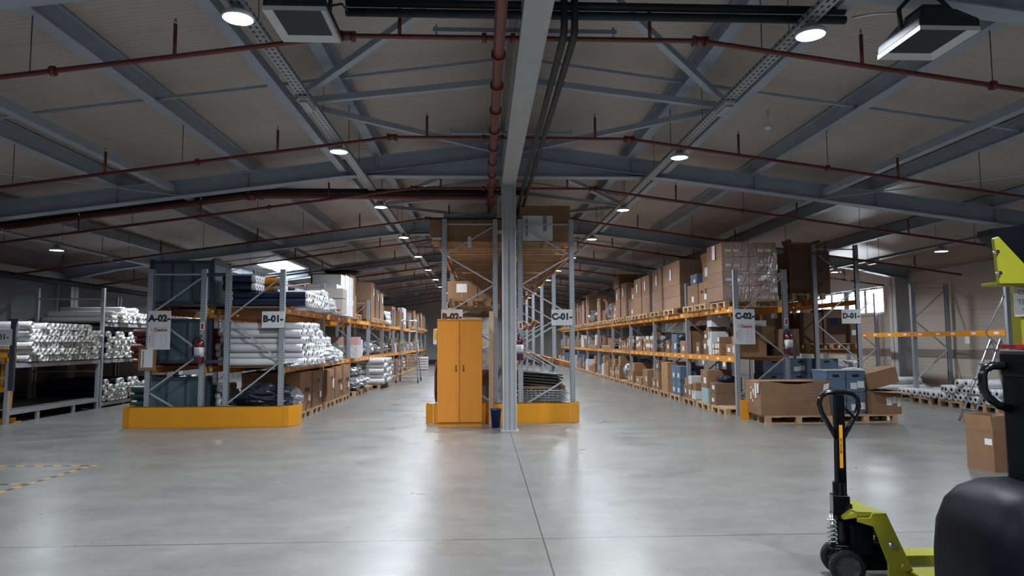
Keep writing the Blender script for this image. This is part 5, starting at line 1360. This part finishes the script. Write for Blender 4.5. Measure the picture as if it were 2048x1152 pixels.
carton(.40, .3, .10, -.55, 13.3, ZM[2]+.606, 'small grey tray on top of the black-lidded carton', whitebox, face='-y', parts=False)
c = carton(.97, .9, .70, 1.215, 13.46, ZM[2]+.147, 'tall carton with a large white instruction sheet on top of the C-01 rack', kraft, face='-y', parts=False, bulge=.02)
MB().box(-.44, .14, -.475, -.473, .01, .50).build('instruction_sheet', paper, c)
MB().box(-.05, .03, -.4775, -.4755, .20, .50).box(-.38, -.34, -.4775, -.4755, .1, .45).box(-.28, -.10, -.4775, -.4755, .28, .284).box(-.28, -.10, -.4775, -.4755, .34, .344).box(-.28, -.10, -.4775, -.4755, .40, .404).build('print', greyink, c)
for bay in (1, 2, 3):
    for k in range(3):
        y = 11.98+3.3*bay+k*.9
        carton(1.0, .8, .5, -.23, y, ZM[2]+.146, lbl('brown carton', 'B-02', 2, bay, POS[k]), kraft_dark, face='-y', parts=False)
pallet(-.23, 13.70, ZM[1], 'pallet under the labelled carton behind the wardrobe', PI/2)
c = carton(.62, .6, .44, -.42, 14.55, ZM[1]+.146, 'brown carton with a white sheet on its front above the wardrobe', kraft, face='-y', parts=False)
MB().box(-.12, .10, -.3035, -.302, .20, .38).build('paper_sheet', paper, c); MB().box(-.03, .02, -.3035, -.302, .0, .19).build('packing_tape', tape, c)
carton(.5, .6, .44, .16, 14.55, ZM[1]+.146, 'dark carton beside the labelled one above the wardrobe', kraft_dark, face='-y', parts=False)
pallet(-.23, 14.75, ZM[1], 'second pallet on the middle beams of the B-02 rack', 0, 1.0)
for bay in (1, 2, 3, 4):
    for k in range(3):
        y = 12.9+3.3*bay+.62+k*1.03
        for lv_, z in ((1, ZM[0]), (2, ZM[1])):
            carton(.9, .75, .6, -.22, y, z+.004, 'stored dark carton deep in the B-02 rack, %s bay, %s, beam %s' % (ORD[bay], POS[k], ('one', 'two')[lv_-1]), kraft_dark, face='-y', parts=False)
for i in range(3):
    c = carton(.84, .7, .34, -.23, 13.85, .95+i*.345, 'large pale carton printed cubi behind the wardrobe, %s of three' % ('lowest', 'middle', 'highest')[i], whitebox, face='-y', parts=False)
    text('cubi', .15, yellowink, c, (.18, -.3525, .16), bold=.002)
carton(.84, .7, .285, -.23, 13.85, .66, 'dark carton under the pale ubi cartons behind the wardrobe', kraft_dark, face='-y', parts=False)
carton(.84, .66, .51, -.23, 13.83, .146, 'grey wrapped carton at the bottom of the B-02 rack', mat('grey_wrap', (.14, .14, .14), .4), face='-y', parts=False)
pallet(-.25, 13.7, 0, 'pallet at the bottom of the B-02 rack behind the wardrobe')
o = MB().box(-.04, .04, -.015, .015, 0, 2.06).build('wooden_plank', plank, None, (.155, 12.64, 0), (math.radians(-1.5), math.radians(.3), 0)); tag(o, 'pale wooden plank leaning upright between the wardrobe and the column', 'plank')
# C-01 floor: mesh, boards, bars
t = thing('wire_mesh_bundle', 'bundle of pale wire mesh panels lying at the foot of the C-01 rack', 'mesh panels', (1.16, 13.5, .0))
for i in range(7):
    mb = MB(); z = .30+i*.045
    for k in range(5): mb.cyl((-.42, -.55+k*.22, z), (.44+.02*(i % 3), -.55+k*.22, z), .007, 5)
    for k in range(11): mb.cyl((-.40+k*.082, -.56, z+.01), (-.40+k*.082, .34, z+.01), .006, 5)
    mb.build('mesh_grid', galv, t)
MB().box(-.44, .44, -.5, .4, .0, .28).build('support_block', wood, t)
for i in range(5):
    o = MB().box(-.42, .42, -.45, .45, 0, .028).build('dark_board', mat('dark_board', (.03, .026, .024), .5, 0, .3, 8), None, (1.10+.02*(i % 2), 13.5+.03*i, .66+i*.052), (0, math.radians(5), math.radians(2*i-4)))
    tag(o, 'warped dark board in the pile on the wire mesh, %s from the bottom' % ORD[i], 'board', 'dark boards on the mesh bundle')
tag(MB().box(-.44, .44, -.45, .45, 0, .05).build('brown_board', kraft, None, (1.14, 13.5, .60)), 'flat brown board between the wire mesh and the dark boards', 'board')
for k in range(6):
    y = 16.6+k*1.05
    pallet(1.18, y, 0, lbl('wooden pallet', 'C-01', 0, 1+k//3, POS[k % 3]))
    if k % 2 == 0: bag(1.15, y, .146, .8, .8, .5, darkfoil, lbl('dark film bundle', 'C-01', 0, 1+k//3, POS[k % 3]))
# wardrobe
t = thing('wardrobe', 'tall orange varnished pine wardrobe with two doors', 'wardrobe', (-.405, 12.24, 0))
MB().box(-.40, .40, .02, .44, .07, 1.88).build('carcass', M_pine, t); MB().box(-.405, .405, .0, .445, 1.88, 1.905).build('top_panel', M_pine, t)
MB().box(-.39, .39, .03, .43, 0, .07).build('plinth', M_pine, t)
for s in (-1, 1):
    d = MB().box(-.196, .196, -.018, 0, 0, 1.79).build('door', M_pine, t, (s*.2, .018, .08), bevel=.003)
    hx = -s*.135; h = MB().tube([(hx, -.018, .905), (hx, -.045, .915), (hx, -.05, .95), (hx, -.045, .985), (hx, -.018, .995)], .007, 8).cyl((hx, -.018, .905), (hx, -.022, .905), .013, 10).cyl((hx, -.018, .995), (hx, -.022, .995), .013, 10)
    h.build('handle', dark_steel, d)
o = MB()
o.add([(0, -.02, 0), (0, .12, 0), (-.02, .12, -.30), (-.05, .0, -.36), (-.003, -.02, 0), (-.003, .12, 0), (-.023, .12, -.30), (-.053, .0, -.36)], [(0, 1, 2, 3), (7, 6, 5, 4), (0, 4, 5, 1), (1, 5, 6, 2), (2, 6, 7, 3), (3, 7, 4, 0)])
t = thing('taped_note', 'white note with yellow stickers hanging off the wardrobe side', 'note', (-.81, 12.4, 1.76)); o.build('paper_sheet', paper, t)
MB().add([(-.004, -.03, -.02), (-.07, -.03, -.03), (-.075, -.03, -.30), (-.012, -.03, -.31)], [(0, 1, 2, 3)]).build('note_front', paper, t, fix=False)
MB().box(-.06, -.01, -.032, -.031, -.22, -.05).build('yellow_sticker', yellowink, t)
tag(lump_mesh(4, .06, .25, .75, .12).build('red_cloth', mat('maroon_cloth', (.10, .012, .02), .8), None, (-.835, 12.45, .40)), 'dark red cloth hanging against the side of the wardrobe', 'cloth')
t = thing('waste_bin', 'dark blue plastic waste bin between the wardrobe and the column', 'bin', (.235, 12.1, 0))
MB().lathe([(0, 0), (.072, 0), (.095, .31), (.102, .312), (.102, .325), (.09, .325), (.068, .02), (0, .02)], 20).build('bin_body', blue, t)
MB().lathe([(.095, .30), (.104, .30), (.104, .327), (.095, .327)], 20).build('rim', blue, t)
# ---------------------------------------------------------------- aluminium step ladder behind the forklift
t = thing('step_ladder', 'silver aluminium step ladder standing behind the forklift', 'ladder', (9.30, 12.3, 0))
for s in (-1, 1):
    MB().tube([(-.45, s*.17, 0), (.22, s*.12, 1.5)], .022, 8).build('side_rail', alu, t)
    MB().tube([(.55, s*.16, 0), (.22, s*.11, 1.48)], .018, 8).build('rear_leg', alu, t)
for k in range(5): u = (k+.7)/5.4; MB().box(-.45+.67*u-.04, -.45+.67*u+.04, -.17+.05*u, .17-.05*u, 1.5*u, 1.5*u+.025).build('step', alu, t)
MB().tube([(.10, -.16, 1.42), (-.05, -.17, 1.55), (-.10, -.17, 1.62), (.26, -.16, 2.22), (.30, -.16, 2.30)], .016, 8).build('hand_rail', alu, t)
# ---------------------------------------------------------------- pallet jack
t = thing('pallet_jack', 'lime yellow pallet jack with an upright black handle', 'pallet jack', (2.27, 4.34, 0))
# steering head, turned a little
hd = bpy.data.objects.new('steering_head', None); COL.objects.link(hd); hd.parent = t; hd.rotation_euler = (0, 0, math.radians(-14))
st = MB().box(-.045, .045, -.05, .05, .12, .20).cyl((0, 0, .15), (0, 0, .60), .040, 16).box(-.05, .05, -.045, .045, .40, .52).cyl((0, -.12, .10), (0, .12, .10), .018, 10)
st.cyl((-.055, -.04, .20), (-.055, -.04, .205), .055, 16).box(-.06, .06, -.05, .05, .19, .215)
st.build('pump_body', blackgloss, hd, bevel=.004)
sp = [(-.062+.030*math.cos(k*PI/6), -.045+.030*math.sin(k*PI/6), .225+k*.0022) for k in range(0, 73)]
MB().tube(sp, .0055, 6).build('spring', chrome, hd)
MB().cyl((-.062, -.045, .20), (-.062, -.045, .42), .014, 10).build('piston', chrome, hd)
for s in (-1, 1):
    w0 = bpy.data.objects.new('wheel', MB().lathe([(.075, -.026), (.098, -.026), (.103, -.018), (.103, .018), (.098, .026), (.075, .026)], 28, mtx=Matrix.Rotation(PI/2, 4, 'X')).mesh('wheel', [rubber])); COL.objects.link(w0); w0.parent = hd; w0.location = (0, s*.11, .103)
    hb = MB().lathe([(0, -.012), (.02, -.02), (.028, -.012), (.07, -.010), (.077, -.02), (.077, .02), (.07, .010), (.028, .012), (0, .012)], 28, mtx=Matrix.Rotation(PI/2, 4, 'X'))
    for q in range(6): an = q*PI/3; hb.bar((.02*math.cos(an), 0, .02*math.sin(an)), (.074*math.cos(an), 0, .074*math.sin(an)), .016, .030, 0, (0, 1, 0))
    hb.build('hub', mat('grey_hub', (.05, .053, .06), .5), w0)
# handle
hn = bpy.data.objects.new('handle', None); COL.objects.link(hn); hn.parent = t; hn.rotation_euler = (0, math.radians(1.0), 0)
MB().prism([(-.035, .40), (.035, .40), (.040, .47), (.030, .50), (.027, 1.155), (-.027, 1.155), (-.030, .50), (-.042, .47)], -.025, .025, 'y').box(-.05, .05, -.045, .045, .36, .47).build('handle_shaft', blackplastic, hn, bevel=.006)
pts = [(-.018, 0, .89), (-.075, 0, .99), (-.115, 0, 1.06), (-.128, 0, 1.11), (-.118, 0, 1.155), (-.085, 0, 1.18), (-.03, 0, 1.188), (.04, 0, 1.186), (.09, 0, 1.176), (.122, 0, 1.15), (.130, 0, 1.10), (.115, 0, 1.05), (.075, 0, .985), (.018, 0, .89)]
pts = [(a_, b_, c_-.022) for a_, b_, c_ in pts]
MB().tube(pts, .0165, 12).build('grip_loop', blackgloss, hn)
MB().tube([(.02, -.01, 1.08), (.045, -.02, 1.05), (.10, -.015, 1.0)], .009, 8).build('release_lever', blackplastic, hn)
MB().box(-.016, .006, -.0275, -.0262, .69, .96).build('warning_sticker', yellowink if 0 else mat('orange_sticker', (.80, .36, .01), .5), hn)
text('BEFORE USE', .018, ink, hn, (-.005, -.0285, .83), (PI/2, -PI/2, 0))
# cowl: yellow plate sloping to the forks
cw = MB()
prof = [(.075, .47), (.33, .47), (.36, .44), (.60, .02), (.44, .02), (.27, .40), (.13, .36), (.075, .43)]
top = MB().box(.03, .19, -.15, .15, .415, .442).add([(.03, -.15, .442), (.03, .15, .442), (-.02, .08, .40), (-.02, -.08, .40), (.03, -.15, .41), (.03, .15, .41), (-.02, .08, .38), (-.02, -.08, .38)], [(0, 1, 2, 3), (7, 6, 5, 4), (0, 3, 7, 4), (1, 5, 6, 2), (2, 6, 7, 3), (0, 4, 5, 1)])
top.build('cowl_top', lime, t, bevel=.006)
for s in (-1, 1):
    MB().prism([(.10, .415), (.115, .442), (.20, .442), (.37, .06), (.37, .03), (.20, .03), (.20, .14), (.12, .36), (.02, .39), (.02, .415)], s*.16-.008, s*.16+.008, 'y').build('side_arm', lime, t, bevel=.003)
MB().add([(.19, -.155, .442), (.19, .155, .442), (.36, .155, .06), (.36, -.155, .06), (.18, -.155, .432), (.18, .155, .432), (.35, .155, .055), (.35, -.155, .055)], [(0, 1, 2, 3), (7, 6, 5, 4), (0, 4, 5, 1), (1, 5, 6, 2), (2, 6, 7, 3), (3, 7, 4, 0)]).build('sloping_plate', lime, t)
MB().cyl((.225, -.185, .25), (.225, .185, .25), .018, 12).build('pivot_pin', chrome, t)
MB().cyl((.30, -.185, .12), (.30, .185, .12), .024, 12).build('pivot_pin', lime, t)
MB().box(.02, .16, -.09, .09, .16, .36).box(.06, .3, -.05, .05, .06, .2).build('inner_frame', blackplastic, t, bevel=.01)
for s in (-1, 1):
    f = MB().box(.33, 1.45, s*.19-.08, s*.19+.08, .085, .098).box(.33, 1.45, s*.19-.08, s*.19-.072, .035, .085).box(.33, 1.45, s*.19+.072, s*.19+.08, .035, .085)
    f.build('fork', lime, t, bevel=.003)
    MB().cyl((1.35, s*.19-.04, .04), (1.35, s*.19+.04, .04), .04, 14).build('load_roller', rubber, t)
    MB().bar((.36, s*.19, .05), (1.35, s*.19, .05), .03, .02).build('push_rod', dark_steel, t)
# ---------------------------------------------------------------- forklift / stacker at the right edge
t = thing('pallet_stacker', 'black electric stacker truck with a lime green mast, at the edge of the view', 'forklift', (2.05, 2.75, 0))
# rounded hood built from stacked rounded outlines
def hood():
    mb = MB(); vs = []; n = 40
    lv = [(.10, .0, 0), (.30, .0, 0), (.50, .0, .004), (.64, .012, .012), (.74, .045, .03), (.80, .09, .06), (.835, .15, .10), (.85, .24, .16)]
    W_, D_ = 1.15, .62
    for (z, il, iy) in lv:
        r = .16
        x0, x1, y0, y1 = .10+il, W_, iy, D_-iy
        for i in range(n):
            # rounded rect perimeter
            q = i/n*4; s_ = int(q); u = q-s_
            cx_, cy_ = [(x1-r, y0+r), (x1-r, y1-r), (x0+r, y1-r), (x0+r, y0+r)][s_]
            an = -PI/2+s_*PI/2+u*PI/2
            vs.append((cx_+r*math.cos(an), cy_+r*math.sin(an), z))
    k = len(lv)
    mb.add(vs, [(j*n+i, j*n+(i+1) % n, (j+1)*n+(i+1) % n, (j+1)*n+i) for j in range(k-1) for i in range(n)], 0, True)
    mb.add([v for v in vs[-n:]], [tuple(range(n))], 0); mb.add(vs[:n], [tuple(range(n-1, -1, -1))], 0)
    return mb
hood().build('battery_hood', blackplastic, t)
MB().box(.02, 1.2, .02, .60, 0.02, .10).build('chassis', dark_steel, t)
MB().prism([(.30, .851), (.60, .851), (.60, .80), (.46, .83)], -.004, .01, 'y', mtx=Matrix.Translation((0, .12, 0))).build('hood_seam_cover', blackgloss, t)
MB().box(.435, .98, .05, .45, .80, 1.42).box(.42, .47, .15, .44, 1.32, 1.45).build('mast_shroud', blackplastic, t, bevel=.02)
MB().box(.43, .455, .03, .06, .86, 1.28).build('side_panel_edge', blackgloss, t)
MB().tube([(.45, .40, 1.375), (.36, .40, 1.375), (.322, .40, 1.358), (.312, .40, 1.33), (.312, .40, 1.27), (.33, .40, 1.23), (.38, .40, 1.19), (.46, .40, 1.165)], .020, 12).build('grab_handle', blackgloss, t)
MB().box(.55, .85, .44, .50, 1.42, 2.02).build('mast_profile', lime, t, bevel=.004)
MB().prism([(.375, 1.76), (.362, 1.975), (.385, 1.985), (.56, 1.79), (.60, 1.76)], .34, .36, 'y').box(.375, .70, .35, .46, 1.755, 1.77).build('mast_gusset', lime, t, bevel=.003)
for zz in (1.81, 1.91): MB().cyl((.375-.006*(zz > 1.9), .35, zz), (.375-.006*(zz > 1.9), .33, zz), .010, 8).build('bolt', chrome, t)
MB().prism([(.40, 2.0), (.60, 1.84), (.80, 1.84), (.80, 2.08), (.40, 2.03)], .40, .50, 'y').build('mast_head', blackplastic, t)
MB().box(.45, .75, .36, .47, 1.455, 1.475).build('red_trim', mat('red_plastic', (.25, .01, .02), .4), t)
n_ = MB().box(.515, .75, .432, .435, 1.61, 1.752).build('paper_note', paper, t)
for k, s_ in enumerate(('CSU1', 'TEAM', 'TO')): text(s_, .034, greyink, t, (.575, .430, 1.725-k*.045), name='handwriting')
MB().cyl((.59, .42, 1.58), (.59, .445, 1.58), .012, 10).build('bolt', dark_steel, t)
o = MB().prism([(.395, .655), (.415, .668), (.395, .68)], .045, .055, 'y').build('yellow_marker', yellowink, t)
clean_protos()
